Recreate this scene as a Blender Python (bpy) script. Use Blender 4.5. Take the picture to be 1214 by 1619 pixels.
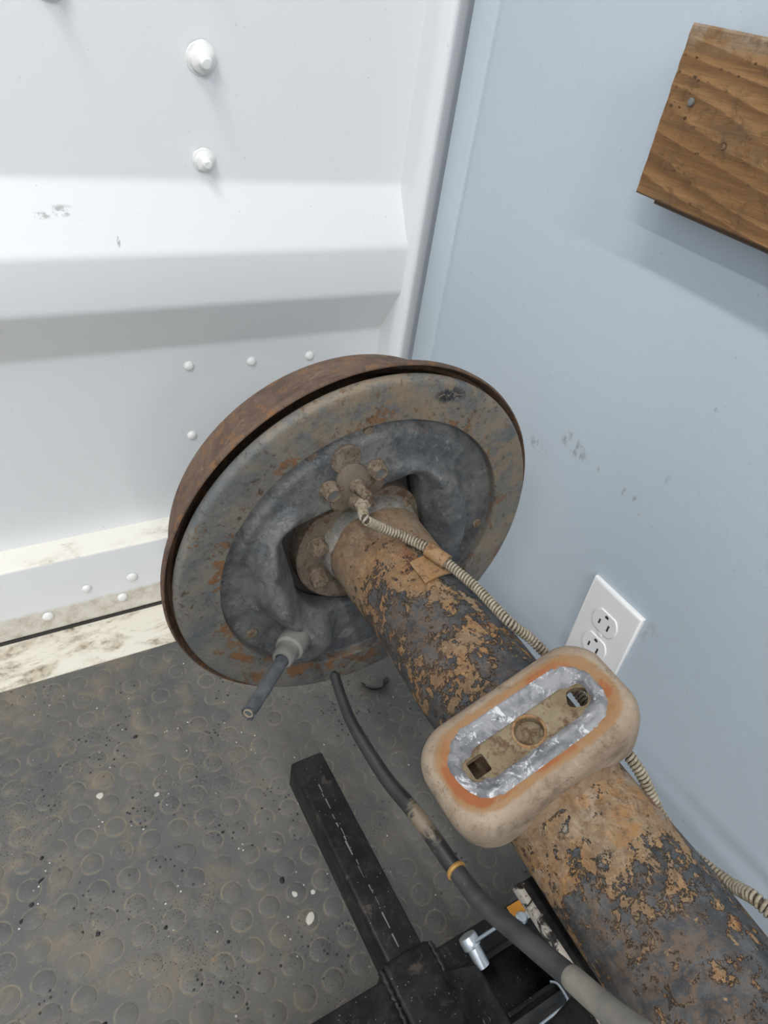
import bpy, bmesh, math, random
from math import sin, cos, pi, sqrt, atan2, hypot
from mathutils import Vector, Matrix, noise as mnoise

for o in list(bpy.data.objects):
    bpy.data.objects.remove(o, do_unlink=True)
scene = bpy.context.scene
COL = scene.collection

# ------------------------------------------------------------------ camera
cd = bpy.data.cameras.new('camera')
cd.sensor_fit = 'VERTICAL'; cd.sensor_height = 24.0
cd.lens = 1081.14 * 24.0 / 1619.0
cd.clip_start = 0.01; cd.clip_end = 50
cam = bpy.data.objects.new('camera', cd); COL.objects.link(cam)
right = Vector((0.86298999, -0.48608049, 0.13774628))
up = Vector((0.20596572, 0.5874503, 0.78261118))
back = Vector((-0.46133112, -0.6470146, 0.60707965))
m = Matrix((right, up, back)).transposed().to_4x4()
m.translation = Vector((0, 0, 0.78))
cam.matrix_world = m
scene.camera = cam

# ------------------------------------------------------------------ world, lights, exposure
w = bpy.data.worlds.new('world'); scene.world = w; w.use_nodes = True
w.node_tree.nodes['Background'].inputs[0].default_value = (0.8, 0.88, 1.0, 1)
w.node_tree.nodes['Background'].inputs[1].default_value = 0.3
vs = scene.view_settings
vs.view_transform = 'Standard'; vs.look = 'None'; vs.gamma = 1.0; vs.use_curve_mapping = False
vs.exposure = -0.05
LAMP_POWER = 22.0
LAMP_COL = (1.0, 0.99, 0.97)
# strip lamps on the ceiling: (x, y centre, length)
LAMPS = [(-0.52, 0.05, 1.2, 0.88), (-1.40, -1.05, 1.2, 1.35), (-0.52, -2.2, 1.2, 1.9), (-0.52, -4.0, 1.2, 1.9)]

XW = 0.5255          # blue wall plane
YW = 0.79            # white door plane
XL = XW - 2.34
YF = -5.0
ZC = 2.38

# ------------------------------------------------------------------ helpers
def mesh_obj(name, verts, faces, mat=None, parent=None, smooth=False, auto=None):
    base = Vector(parent_origin(parent)) if parent else Vector((0, 0, 0))
    me = bpy.data.meshes.new(name)
    me.from_pydata([tuple(Vector(v) - base) for v in verts], [], faces)
    bm = bmesh.new(); bm.from_mesh(me)
    bmesh.ops.recalc_face_normals(bm, faces=bm.faces)
    bm.to_mesh(me); bm.free()
    if smooth:
        for p in me.polygons: p.use_smooth = True
        if auto is not None:
            sharp_by_angle(me, auto)
    me.update()
    o = bpy.data.objects.new(name, me); COL.objects.link(o)
    if mat: me.materials.append(mat)
    if parent: o.parent = parent
    return o

def sharp_by_angle(me, deg):
    bm = bmesh.new(); bm.from_mesh(me)
    a = math.radians(deg)
    for e in bm.edges:
        if len(e.link_faces) == 2 and e.calc_face_angle(0) > a: e.smooth = False
    bm.to_mesh(me); bm.free()

def parent_origin(p):
    v = Vector((0, 0, 0))
    while p is not None:
        v = v + p.location; p = p.parent
    return v

def bm_obj(name, bm, mat=None, parent=None, smooth=False, auto=None):
    base = Vector(parent_origin(parent)) if parent else Vector((0, 0, 0))
    bmesh.ops.translate(bm, verts=bm.verts, vec=-base)
    bmesh.ops.recalc_face_normals(bm, faces=bm.faces)
    me = bpy.data.meshes.new(name); bm.to_mesh(me); bm.free()
    if smooth:
        for p in me.polygons: p.use_smooth = True
        if auto is not None: sharp_by_angle(me, auto)
    if mat: me.materials.append(mat)
    o = bpy.data.objects.new(name, me); COL.objects.link(o)
    if parent: o.parent = parent
    return o

def thing(name, label, cat, loc=(0, 0, 0), group=None):
    o = bpy.data.objects.new(name, None); COL.objects.link(o)
    o.location = loc; o.empty_display_size = 0.02
    o['label'] = label; o['category'] = cat
    if group: o['group'] = group
    return o

def tag(o, label, cat=None, group=None, kind=None):
    if label: o['label'] = label
    if cat: o['category'] = cat
    if group: o['group'] = group
    if kind: o['kind'] = kind
    return o

def struct(o, label, cat):
    o['kind'] = 'structure'; o['label'] = label; o['category'] = cat
    return o

def box_bm(x0, x1, y0, y1, z0, z1, bev=0.0, seg=2):
    bm = bmesh.new()
    bmesh.ops.create_cube(bm, size=1.0)
    for v in bm.verts:
        v.co = Vector((x0 + (v.co.x + .5) * (x1 - x0), y0 + (v.co.y + .5) * (y1 - y0), z0 + (v.co.z + .5) * (z1 - z0)))
    if bev > 0:
        bmesh.ops.bevel(bm, geom=list(bm.edges), offset=bev, segments=seg, affect='EDGES', profile=0.5)
    return bm

def box(name, x0, x1, y0, y1, z0, z1, mat, parent=None, bev=0.0, seg=2):
    return bm_obj(name, box_bm(x0, x1, y0, y1, z0, z1, bev, seg), mat, parent, smooth=bev > 0, auto=40)

def frame_from(d):
    d = Vector(d).normalized()
    a = Vector((0, 0, 1)) if abs(d.z) < .9 else Vector((1, 0, 0))
    u = d.cross(a).normalized(); v = d.cross(u).normalized()
    return d, u, v

def lathe(name, prof, origin, axis, mat, parent=None, seg=48, smooth=True, auto=35, cap=False):
    """prof: list of (t along the axis, radius)"""
    d, u, v = frame_from(axis); O = Vector(origin)
    verts, faces, rings = [], [], []
    for t, r in prof:
        if r <= 1e-6:
            rings.append([len(verts)]); verts.append(O + d * t)
        else:
            rings.append(list(range(len(verts), len(verts) + seg)))
            for k in range(seg):
                a = 2 * pi * k / seg
                verts.append(O + d * t + u * (r * cos(a)) + v * (r * sin(a)))
    for A, B in zip(rings[:-1], rings[1:]):
        for k in range(seg):
            k2 = (k + 1) % seg
            if len(A) == 1 and len(B) == 1: continue
            if len(A) == 1: faces.append((A[0], B[k2], B[k]))
            elif len(B) == 1: faces.append((A[k], A[k2], B[0]))
            else: faces.append((A[k], A[k2], B[k2], B[k]))
    return mesh_obj(name, verts, faces, mat, parent, smooth, auto)

def catmull(pts, n):
    """pts tuples of any length -> resampled list"""
    P = [pts[0]] + list(pts) + [pts[-1]]
    out = []
    for i in range(1, len(P) - 2):
        p0, p1, p2, p3 = P[i - 1], P[i], P[i + 1], P[i + 2]
        for k in range(n):
            t = k / n
            out.append(tuple(0.5 * (2 * b + (-a + c) * t + (2 * a - 5 * b + 4 * c - d) * t * t + (-a + 3 * b - 3 * c + d) * t ** 3)
                             for a, b, c, d in zip(p0, p1, p2, p3)))
    out.append(tuple(P[-2]))
    return out

def sweep(name, path, mat, parent=None, seg=16, cap=True, smooth=True, auto=50):
    """path: list of (x,y,z,r)"""
    pts = [Vector(p[:3]) for p in path]
    tang = [(pts[min(i + 1, len(pts) - 1)] - pts[max(i - 1, 0)]).normalized() for i in range(len(pts))]
    d, u, v = frame_from(tang[0])
    verts, faces = [], []
    for i, p in enumerate(pts):
        t = tang[i]
        u = (u - t * u.dot(t)).normalized(); v = t.cross(u).normalized()
        for k in range(seg):
            a = 2 * pi * k / seg
            verts.append(p + (u * cos(a) + v * sin(a)) * path[i][3])
    for i in range(len(pts) - 1):
        for k in range(seg):
            k2 = (k + 1) % seg
            faces.append((i * seg + k, i * seg + k2, (i + 1) * seg + k2, (i + 1) * seg + k))
    if cap:
        faces.append(tuple(range(seg))[::-1]); n = (len(pts) - 1) * seg
        faces.append(tuple(range(n, n + seg)))
    return mesh_obj(name, verts, faces, mat, parent, smooth, auto)

def bolt_bm(P, axis, r, h, washer=0.0, cup=0.0, rot=0.3, sides=6):
    """hex bolt head: rounded hexagon with optional washer flange and sunk cup"""
    d, u, v = frame_from(axis); P = Vector(P)
    verts, faces = [], []
    def ring(t, rr, n, hexa):
        i0 = len(verts)
        for k in range(n):
            a = 2 * pi * k / n + rot
            q = rr
            if hexa:
                b = (a - rot) % (pi / 3) - pi / 6
                q = rr * cos(pi / 6) / cos(b)
            verts.append(P + d * t + (u * cos(a) + v * sin(a)) * q)
        return list(range(i0, i0 + n))
    n = 24
    R = []
    if washer > 0:
        R += [ring(0, washer, n, False), ring(h * .18, washer * .98, n, False), ring(h * .24, r * 1.05, n, True)]
    else:
        R += [ring(0, r * 1.0, n, True)]
    R += [ring(h * .82, r, n, True), ring(h * .97, r * .9, n, False)]
    if cup > 0:
        R += [ring(h, r * .78, n, False), ring(h - cup, r * .66, n, False)]
    else:
        R += [ring(h, r * .6, n, False)]
    for A, B in zip(R[:-1], R[1:]):
        for k in range(n): faces.append((A[k], A[(k + 1) % n], B[(k + 1) % n], B[k]))
    faces.append(tuple(R[-1]))
    return verts, faces

def sstep(a, b, x):
    t = max(0., min(1., (x - a) / (b - a))); return t * t * (3 - 2 * t)

# ------------------------------------------------------------------ node materials
class NM:
    def __init__(s, name, rough=0.6, metal=0.0, spec=0.5):
        s.m = bpy.data.materials.new(name); s.m.use_nodes = True
        s.t = s.m.node_tree; s.N = s.t.nodes; s.L = s.t.links
        s.b = s.N['Principled BSDF']
        s.b.inputs['Roughness'].default_value = rough
        s.b.inputs['Metallic'].default_value = metal
        s.b.inputs['Specular IOR Level'].default_value = spec
        s.pos = s.N.new('ShaderNodeNewGeometry').outputs['Position']
        s.bumpn = None
    def lk(s, a, b): s.L.new(a, b)
    def put(s, sock, v):
        if isinstance(v, bpy.types.NodeSocket): s.L.new(v, sock)
        elif isinstance(v, (tuple, list)) and len(v) == 3 and sock.type == 'RGBA': sock.default_value = (*v, 1)
        else: sock.default_value = v
    def mapv(s, scale=(1, 1, 1), rot=(0, 0, 0), loc=(0, 0, 0), vec=None):
        n = s.N.new('ShaderNodeMapping'); s.lk(vec or s.pos, n.inputs[0])
        n.inputs['Scale'].default_value = scale; n.inputs['Rotation'].default_value = rot; n.inputs['Location'].default_value = loc
        return n.outputs[0]
    def noise(s, scale, detail=6, rough=.6, dist=0, vec=None, off=0):
        n = s.N.new('ShaderNodeTexNoise'); v = vec or s.pos
        if off: v = s.mapv(loc=(off, off * .7, off * 1.3), vec=v)
        s.lk(v, n.inputs['Vector'])
        n.inputs['Scale'].default_value = scale; n.inputs['Detail'].default_value = detail
        n.inputs['Roughness'].default_value = rough; n.inputs['Distortion'].default_value = dist
        return n.outputs['Fac']
    def voro(s, scale, feat='F1', rand=1, vec=None, out='Distance'):
        n = s.N.new('ShaderNodeTexVoronoi'); n.feature = feat; s.lk(vec or s.pos, n.inputs['Vector'])
        n.inputs['Scale'].default_value = scale; n.inputs['Randomness'].default_value = rand
        return n.outputs[out]
    def ramp(s, fac, a, b, inv=False):
        n = s.N.new('ShaderNodeMapRange'); n.interpolation_type = 'SMOOTHSTEP'; s.put(n.inputs[0], fac)
        n.inputs[1].default_value = a; n.inputs[2].default_value = b
        n.inputs[3].default_value = 1 if inv else 0; n.inputs[4].default_value = 0 if inv else 1
        return n.outputs[0]
    def math(s, op, a, b=0.0, c=None):
        n = s.N.new('ShaderNodeMath'); n.operation = op; s.put(n.inputs[0], a); s.put(n.inputs[1], b)
        if c is not None: s.put(n.inputs[2], c)
        return n.outputs[0]
    def mul(s, a, b): return s.math('MULTIPLY', a, b)
    def add(s, a, b): return s.math('ADD', a, b)
    def sub(s, a, b): return s.math('SUBTRACT', a, b)
    def mx(s, a, b): return s.math('MAXIMUM', a, b)
    def mix(s, fac, a, b):
        n = s.N.new('ShaderNodeMix'); n.data_type = 'RGBA'
        s.put(n.inputs[0], fac); s.put(n.inputs[6], a); s.put(n.inputs[7], b)
        return n.outputs[2]
    def xyz(s, vec=None):
        n = s.N.new('ShaderNodeSeparateXYZ'); s.lk(vec or s.pos, n.inputs[0]); return n.outputs
    def attr(s, name):
        n = s.N.new('ShaderNodeAttribute'); n.attribute_name = name; return n.outputs['Fac']
    def color(s, c): s.put(s.b.inputs['Base Color'], c)
    def rough(s, v): s.put(s.b.inputs['Roughness'], v)
    def metal(s, v): s.put(s.b.inputs['Metallic'], v)
    def bump(s, h, dist=.001, strength=1.0):
        n = s.N.new('ShaderNodeBump'); s.put(n.inputs['Height'], h)
        n.inputs['Distance'].default_value = dist; n.inputs['Strength'].default_value = strength
        if s.bumpn: s.lk(s.bumpn, n.inputs['Normal'])
        s.bumpn = n.outputs[0]; s.lk(s.bumpn, s.b.inputs['Normal'])
    def ellipse(s, cy, cz, a, b, rot=0, axes=(1, 2)):
        X = s.xyz(); u = s.sub(X[axes[0]], cy); v = s.sub(X[axes[1]], cz)
        p = s.add(s.mul(u, cos(rot)), s.mul(v, sin(rot))); q = s.sub(s.mul(v, cos(rot)), s.mul(u, sin(rot)))
        d = s.add(s.math('POWER', s.math('ABSOLUTE', s.mul(p, 1 / a)), 2.0), s.math('POWER', s.math('ABSOLUTE', s.mul(q, 1 / b)), 2.0))
        return s.ramp(d, 0.15, 1.0, inv=True)

def flat_mat(name, c, rough=.5, metal=0., spec=.5):
    n = NM(name, rough, metal, spec); n.color(c); return n.m

# white painted steel
def white_paint(name, tint=(0.745, 0.757, 0.765), dirt=0.25, dcol=(0.42, 0.36, 0.27)):
    n = NM(name, .42)
    d = n.ramp(n.noise(9, 8, .65), .56, .80)
    f = n.ramp(n.noise(120, 4, .6, off=3), .60, .72)
    fac = n.mul(n.mul(d, f), dirt)
    c = n.mix(fac, tint, dcol)
    sp = n.ramp(n.noise(240, 2, .5, off=8), .745, .77)
    c = n.mix(n.mul(sp, .35), c, (.3, .29, .27))
    nn = n.ramp(n.noise(150, 5, .7, off=5), .48, .60)
    for cx, cz, a, b in ((.0999, .5569, .016, .006), (.1475, .5315, .0022, .007), (.080, .553, .010, .004)):
        c = n.mix(n.mul(n.mul(n.ellipse(cx, cz, a, b, 0, axes=(0, 2)), nn), .6), c, (.22, .2, .17))
    n.color(c)
    n.bump(n.noise(60, 3, .5), .0006, .25)
    return n.m
M_white = white_paint('white_door_paint', dirt=.15)
M_whitefix = white_paint('white_painted_fixing', (0.82, .815, .79), .6, (.45, .4, .32))
def dirty_cream(name, base, dirtc, amount, lo=.45):
    n = NM(name, .55)
    st = n.mapv(scale=(1, 2.2, 2.2))
    d = n.ramp(n.noise(14, 9, .68, .4, vec=st), lo, lo + .22)
    f = n.ramp(n.noise(70, 6, .7, off=2), .42, .66)
    c = n.mix(n.mul(d, amount), base, dirtc)
    c = n.mix(n.mul(n.mul(d, f), amount), c, (.10, .065, .035))
    n.color(c); n.bump(n.noise(90, 4, .6), .0006, .3)
    return n.m
M_cream = dirty_cream('aged_cream_paint', (.77, .725, .62), (.47, .385, .27), .85, .46)
M_ledge = dirty_cream('dusty_ledge_paint', (.83, .80, .72), (.55, .46, .33), .55, .52)
# bottom rail: white above, dusty towards its lower lip
def rail_mat():
    n = NM('bottom_rail_paint', .45)
    X = n.xyz()
    low = n.ramp(n.add(X[2], n.mul(n.noise(40, 5, .6), .012)), .046, .054, inv=True)
    f = n.ramp(n.noise(55, 7, .7, off=4), .40, .70)
    c = n.mix(low, (.80, .805, .81), (.70, .665, .59))
    c = n.mix(n.mul(low, n.mul(f, .6)), c, (.40, .33, .25))
    n.color(c); n.bump(n.noise(80, 3, .5), .0005, .25)
    return n.m
M_rail = rail_mat()

def blue_mat():
    n = NM('pale_blue_wall_paint', .5)
    c = n.mix(n.ramp(n.noise(2.2, 3, .5), .35, .7), (.462, .527, .592), (.485, .537, .597))
    sp = n.ramp(n.noise(210, 2, .5), .73, .76)
    c = n.mix(n.mul(sp, .35), c, (.25, .26, .27))
    nn = n.ramp(n.noise(160, 5, .7, off=5, vec=n.mapv(scale=(1, 1, .35))), .47, .60)
    for cy, cz, a, b, r, k in [(.463, .3905, .020, .008, .1, .8), (.417, .4213, .030, .012, .2, .75), (.3734, .4176, .003, .006, 0, .9), (.3375, .4169, .0035, .009, .0, .9),
                              (.3232, .4162, .0025, .006, 0, .8), (.2016, .4186, .008, .007, .5, .5), (.2876, .5359, .003, .003, 0, .8), (.30, .455, .003, .008, .2, .3), (.245, .30, .012, .02, .3, .25)]:
        mk = n.ellipse(cy, cz, a, b, r)
        c = n.mix(n.mul(n.mul(mk, nn), k * .75), c, (.16, .15, .14))
    n.color(c)
    n.rough(n.add(.42, n.mul(n.noise(30, 4, .6), .15)))
    n.bump(n.noise(75, 5, .6), .0012, .35)
    n.bump(n.noise(320, 2, .5), .0004, .25)
    return n.m
M_blue = blue_mat()
def bluetrim_mat():
    n = NM('pale_blue_trim_paint', .45)
    v = n.mapv(scale=(30, 30, 5))
    chip = n.ramp(n.noise(4, 6, .7, vec=v), .68, .71)
    c = n.mix(n.mul(chip, .8), (.52, .59, .65), (.36, .31, .26))
    n.color(c); n.bump(n.noise(60, 4, .5), .0006, .3)
    return n.m
M_bluetrim = bluetrim_mat()

PITCH = .0305; CX0 = .0210; CY0 = .0065; CR = .0106
def floor_mat(name, ring):
    n = NM(name, .5)
    X = n.xyz()
    big = n.noise(5.5, 6, .6)
    c = n.mix(n.ramp(big, .35, .65), (.080, .081, .081), (.128, .119, .104))
    dust = n.ramp(n.noise(26, 8, .68, .5, off=1), .47, .68)
    side = n.ramp(n.sub(X[0], n.mul(X[1], .25)), -.25, .22, inv=True)
    c = n.mix(n.mul(dust, n.add(.25, n.mul(side, .5))), c, (.205, .166, .118))
    fine = n.ramp(n.noise(260, 4, .7, off=7), .55, .75)
    c = n.mix(n.mul(fine, .45), c, (.23, .21, .18))
    if ring:
        fx = n.sub(n.math('PINGPONG', n.sub(X[0], CX0 - PITCH * 40), PITCH / 2.), 0.0)
        fy = n.sub(n.math('PINGPONG', n.sub(X[1], CY0 - PITCH * 40), PITCH / 2.), 0.0)
        rr = n.math('SQRT', n.add(n.mul(fx, fx), n.mul(fy, fy)))
        rg = n.mul(n.ramp(rr, CR * .86, CR * 1.02), n.ramp(rr, CR * 1.03, CR * 1.22, inv=True))
        rg = n.mul(rg, n.ramp(n.noise(55, 5, .7, off=11), .40, .62))
        c = n.mix(n.mul(rg, .6), c, (.25, .205, .140))
    org = n.ramp(n.noise(34, 5, .7, off=21), .66, .74)
    c = n.mix(n.mul(org, .55), c, (.28, .165, .065))
    blk = n.ramp(n.voro(130), .16, .22, inv=True)
    keep = n.ramp(n.noise(18, 3, .6, off=31), .50, .64)
    c = n.mix(n.mul(blk, keep), c, (.012, .012, .012))
    blk2 = n.ramp(n.voro(330, vec=n.mapv(loc=(3, 1, 0))), .15, .24, inv=True)
    c = n.mix(n.mul(n.mul(blk2, n.ramp(n.noise(12, 3, .6, off=41), .45, .62)), .9), c, (.016, .015, .015))
    wh = n.ramp(n.voro(95, vec=n.mapv(loc=(7, 5, 0))), .07, .12, inv=True)
    c = n.mix(n.mul(wh, n.ramp(n.noise(23, 3, .6, off=51), .5, .58)), c, (.55, .52, .46))
    n.color(c)
    n.rough(n.add(.50, n.mul(dust, .25)))
    n.bump(n.noise(140, 6, .7), .0008, .5)
    n.bump(n.noise(30, 4, .6, off=2), .0012, .35)
    return n.m
M_mat = floor_mat('rubber_coin_mat', True)

def tube_mat():
    n = NM('flaking_painted_rusty_tube', .55)
    X = n.xyz()
    vec = n.mapv(scale=(1.0, .72, 1.0))
    dark = n.mix(n.ramp(n.noise(70, 6, .7, off=4), .4, .65), (.030, .034, .040), (.082, .085, .088))
    tan = n.mix(n.ramp(n.noise(26, 7, .7, .6, off=9), .40, .60), (.345, .178, .066), (.275, .198, .120))
    tan = n.mix(n.mul(n.ramp(n.noise(190, 6, .8, off=13), .46, .64), .8), tan, (.115, .062, .030))
    red = n.mix(n.noise(90, 4, .7, off=2), (.145, .052, .024), (.21, .088, .036))
    f = n.noise(15, 10, .66, .7, vec=vec, off=6)
    fine = n.noise(130, 7, .80, .3, off=15)
    med = n.noise(62, 8, .75, .4, off=44)
    k = n.add(f, n.add(n.mul(n.sub(fine, .5), .95), n.mul(n.sub(med, .5), .75)))
    # bare rust beside the spring seat and at the flange, paint survives between
    near = n.ramp(n.math('ABSOLUTE', n.sub(X[1], .100)), .010, .050, inv=True)
    weld = n.ramp(X[1], .30, .345)
    k = n.add(k, n.add(n.mul(near, .13), n.mul(weld, .16)))
    rm = n.ramp(k, .49, .54)
    c = n.mix(rm, dark, tan)
    c = n.mix(n.mul(rm, n.ramp(n.noise(24, 7, .72, .5, off=33), .575, .635)), c, red)
    org = n.ramp(n.noise(20, 8, .72, .6, off=53), .58, .64)
    c = n.mix(n.mul(n.mul(rm, org), n.ramp(fine, .42, .55)), c, (.36, .185, .058))
    mud = n.ramp(n.noise(38, 8, .75, 1.6, off=25), .53, .60)
    mud = n.mul(mud, n.add(n.mul(near, .6), n.add(n.mul(weld, .4), .06)))
    c = n.mix(mud, c, (.34, .285, .215))
    c = n.mix(n.mul(weld, .5), c, (.19, .145, .105))
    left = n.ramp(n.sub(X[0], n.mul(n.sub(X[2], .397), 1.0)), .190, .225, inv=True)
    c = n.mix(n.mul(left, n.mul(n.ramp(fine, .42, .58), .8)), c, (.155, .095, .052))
    dk = n.ramp(n.noise(210, 5, .75, .3, off=121), .58, .63)
    c = n.mix(n.mul(dk, .55), c, (.045, .033, .025))
    lt = n.mul(n.ramp(n.noise(190, 5, .75, .3, off=131), .60, .65), n.ramp(med, .42, .55))
    c = n.mix(n.mul(lt, .7), c, (.42, .26, .115))
    sp = n.mul(n.ramp(n.voro(330), .07, .14, inv=True), n.ramp(med, .5, .6))
    c = n.mix(n.mul(sp, .5), c, (.42, .36, .27))
    n.color(c)
    n.rough(n.add(.46, n.mul(rm, .32)))
    n.bump(rm, .0007, .8)
    n.bump(fine, .0022, .8)
    n.bump(n.noise(420, 3, .6), .0004, .5)
    return n.m
M_tube = tube_mat()

DCX, DCZ = .2516, .3955          # drum and plate centre
TH = math.radians(16)
def plate_mat():
    n = NM('weathered_backing_plate_steel', .5)
    X = n.xyz()
    u = n.sub(X[0], DCX); v = n.sub(X[2], DCZ)
    r = n.math('SQRT', n.add(n.mul(u, u), n.mul(v, v)))
    outer = n.ramp(r, .1285, .1315)
    up_ = n.ramp(n.add(v, n.mul(u, .75)), -.06, .16)
    ins = n.mix(n.ramp(n.noise(22, 8, .7, .5), .38, .64), (.080, .086, .094), (.175, .173, .164))
    ins = n.mix(n.mul(n.ramp(n.noise(70, 7, .75, off=3), .50, .68), .6), ins, (.19, .18, .16))
    ins = n.mix(n.mul(n.ramp(n.noise(120, 6, .8, off=23), .56, .66), .75), ins, (.27, .255, .225))
    ins = n.mix(n.mul(n.ramp(n.noise(60, 7, .8, .5, off=43), .52, .62), .6), ins, (.050, .053, .058))
    out = n.mix(n.ramp(n.noise(18, 8, .7, .5, off=6), .38, .62), (.105, .114, .118), (.190, .172, .140))
    out = n.mix(n.mul(up_, n.mul(n.ramp(n.noise(40, 7, .72, .5, off=8), .44, .60), .85)), out, (.235, .175, .110))
    inner_edge = n.ramp(r, .131, .152, inv=True)
    rs = n.add(n.noise(48, 8, .75, .6, off=12), n.mul(inner_edge, .085))
    bot = n.ramp(v, -.155, -.06, inv=True)
    rs = n.add(rs, n.mul(bot, .08))
    rs = n.add(rs, n.mul(n.sub(n.noise(170, 5, .75, off=71), .5), .35))
    rust = n.ramp(rs, .60, .655)
    rc = n.mix(n.noise(90, 4, .7), (.13, .052, .02), (.26, .13, .05))
    out = n.mix(n.mul(rust, .9), out, rc)
    sk = n.mul(n.ramp(n.noise(175, 5, .7, .4, off=101), .57, .62), n.ramp(n.add(n.noise(24, 4, .6, off=111), n.mul(inner_edge, .08)), .46, .60))
    out = n.mix(n.mul(sk, .9), out, (.075, .036, .017))
    pt = n.ramp(n.noise(30, 8, .72, .9, off=17, vec=n.mapv(scale=(1, 1, 1.3))), .655, .68)
    out = n.mix(n.mul(pt, n.ramp(v, -.02, .08)), out, (.022, .026, .034))
    blk = n.mul(n.ellipse(.3015, .541, .017, .0085, -.1, axes=(0, 2)), n.ramp(n.noise(110, 5, .75, .8, off=2), .42, .50))
    out = n.mix(blk, out, (.014, .016, .022))
    irust = n.mul(n.ramp(n.noise(44, 8, .75, .5, off=19), .62, .68), n.ramp(r, .10, .128))
    ins = n.mix(n.mul(irust, .8), ins, rc)
    c = n.mix(outer, ins, out)
    gr = n.noise(140, 6, .8, off=91)
    c = n.mix(n.mul(n.ramp(gr, .52, .66), .55), c, (.045, .045, .045))
    sp = n.mul(n.ramp(n.voro(260), .06, .13, inv=True), n.ramp(n.noise(30, 4, .6, off=61), .48, .58))
    c = n.mix(n.mul(sp, .6), c, (.45, .42, .36))
    n.color(c)
    n.rough(n.add(.34, n.mul(n.noise(35, 6, .7, off=30), .36)))
    n.metal(.15)
    n.bump(n.noise(120, 7, .78), .0016, .7)
    n.bump(rust, .0006, .6)
    return n.m
M_plate = plate_mat()

def rust_mat(name, a, b, spot, spec=.35, s=1.0, rough=.75, pale=None):
    n = NM(name, rough, 0, spec)
    c = n.mix(n.ramp(n.noise(30 * s, 8, .7, .4), .36, .64), a, b)
    c = n.mix(n.mul(n.ramp(n.noise(110 * s, 6, .75, .3, off=5), .50, .62), .85), c, spot)
    if pale:
        c = n.mix(n.mul(n.ramp(n.noise(60 * s, 8, .75, 1.0, off=15), .57, .64), .7), c, pale)
    sp = n.mul(n.ramp(n.voro(340), .06, .13, inv=True), n.ramp(n.noise(40, 4, .6, off=61), .48, .58))
    c = n.mix(n.mul(sp, .4), c, (.45, .38, .30))
    c = n.mix(n.mul(n.ramp(n.noise(180 * s, 6, .8, .3, off=151), .55, .64), .6), c, tuple(v * .38 for v in a))
    n.color(c)
    n.bump(n.noise(130 * s, 7, .80), .0020, .8)
    return n.m
M_drum = rust_mat('brown_rusty_cast_iron', (.090, .056, .040), (.150, .098, .068), (.215, .105, .045), pale=(.22, .165, .125))
M_flange = rust_mat('muddy_rusty_steel', (.125, .098, .075), (.185, .150, .112), (.09, .042, .02), pale=(.27, .225, .17))
M_bolt = rust_mat('muddy_bolt_steel', (.16, .125, .09), (.26, .205, .145), (.11, .05, .022), s=2, pale=(.34, .29, .22))
M_boltcore = flat_mat('dull_grey_bolt_face', (.12, .118, .112), .5)
M_collar = rust_mat('grey_weld_collar', (.17, .165, .155), (.25, .235, .205), (.15, .09, .05), s=1.4, pale=(.32, .29, .25))
M_bracket = rust_mat('orange_rust_sheet', (.30, .165, .065), (.33, .215, .12), (.13, .06, .03), s=1.2)
M_fitting = rust_mat('tan_brass_fitting', (.33, .275, .205), (.42, .35, .26), (.17, .09, .045), s=1.5)
M_armour = rust_mat('dusty_spring_armour', (.33, .285, .21), (.46, .405, .31), (.20, .14, .08), s=1.6, rough=.6)
M_line = flat_mat('dark_brake_line_core', (.06, .048, .035), .7)

def perch_mat():
    n = NM('tan_mud_coated_seat', .72, 0, .35)
    h = n.attr('scorch')
    base = n.mix(n.ramp(n.noise(22, 7, .65, .4), .35, .65), (.262, .196, .138), (.345, .272, .200))
    base = n.mix(n.mul(n.ramp(n.noise(52, 8, .80, .5, off=4), .48, .66), .75), base, (.145, .104, .068))
    base = n.mix(n.mul(n.ramp(n.noise(150, 6, .8, .3, off=24), .56, .66), .6), base, (.105, .072, .046))
    base = n.mix(n.mul(n.ramp(n.noise(130, 6, .8, .3, off=34), .58, .66), .5), base, (.40, .33, .25))
    hn = n.add(h, n.mul(n.sub(n.noise(38, 7, .7, .5, off=7), .5), 1.1))
    c = n.mix(n.mul(n.ramp(hn, .40, .75), .85), base, (.27, .145, .060))
    c = n.mix(n.ramp(n.add(hn, n.mul(n.sub(n.noise(30, 3, .5, off=9), .5), 1.0)), .88, 1.15), c, (.27, .090, .030))
    cr = n.ramp(n.noise(34, 9, .8, 1.8, off=14), .635, .655)
    c = n.mix(n.mul(cr, .8), c, (.05, .038, .03))
    sp = n.mul(n.ramp(n.voro(190), .07, .15, inv=True), n.ramp(n.noise(30, 4, .6, off=61), .5, .58))
    c = n.mix(n.mul(sp, .6), c, (.17, .085, .04))
    n.color(c)
    n.bump(n.noise(45, 8, .75), .0030, .6)
    n.bump(n.noise(200, 6, .8, off=2), .0012, .7)
    return n.m
M_perch = perch_mat()
M_saddle = rust_mat('tan_rust_wrap', (.19, .120, .065), (.235, .165, .105), (.14, .070, .032), pale=(.31, .25, .18))
def weld_mat():
    n = NM('silver_grey_weld_slag', .6, 0, .3)
    c = n.mix(n.ramp(n.noise(55, 7, .7, .5), .40, .60), (.135, .138, .148), (.265, .265, .27))
    c = n.mix(n.ramp(n.noise(75, 8, .8, .9, off=6), .54, .60), c, (.56, .56, .58))
    c = n.mix(n.mul(n.ramp(n.noise(85, 6, .7, off=16), .62, .68), .8), c, (.085, .085, .10))
    n.color(c); n.rough(n.add(.6, n.mul(n.noise(80, 5, .7, off=3), .3)))
    n.bump(n.noise(260, 6, .75), .0012, .7)
    return n.m
M_weld = weld_mat()
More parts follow.
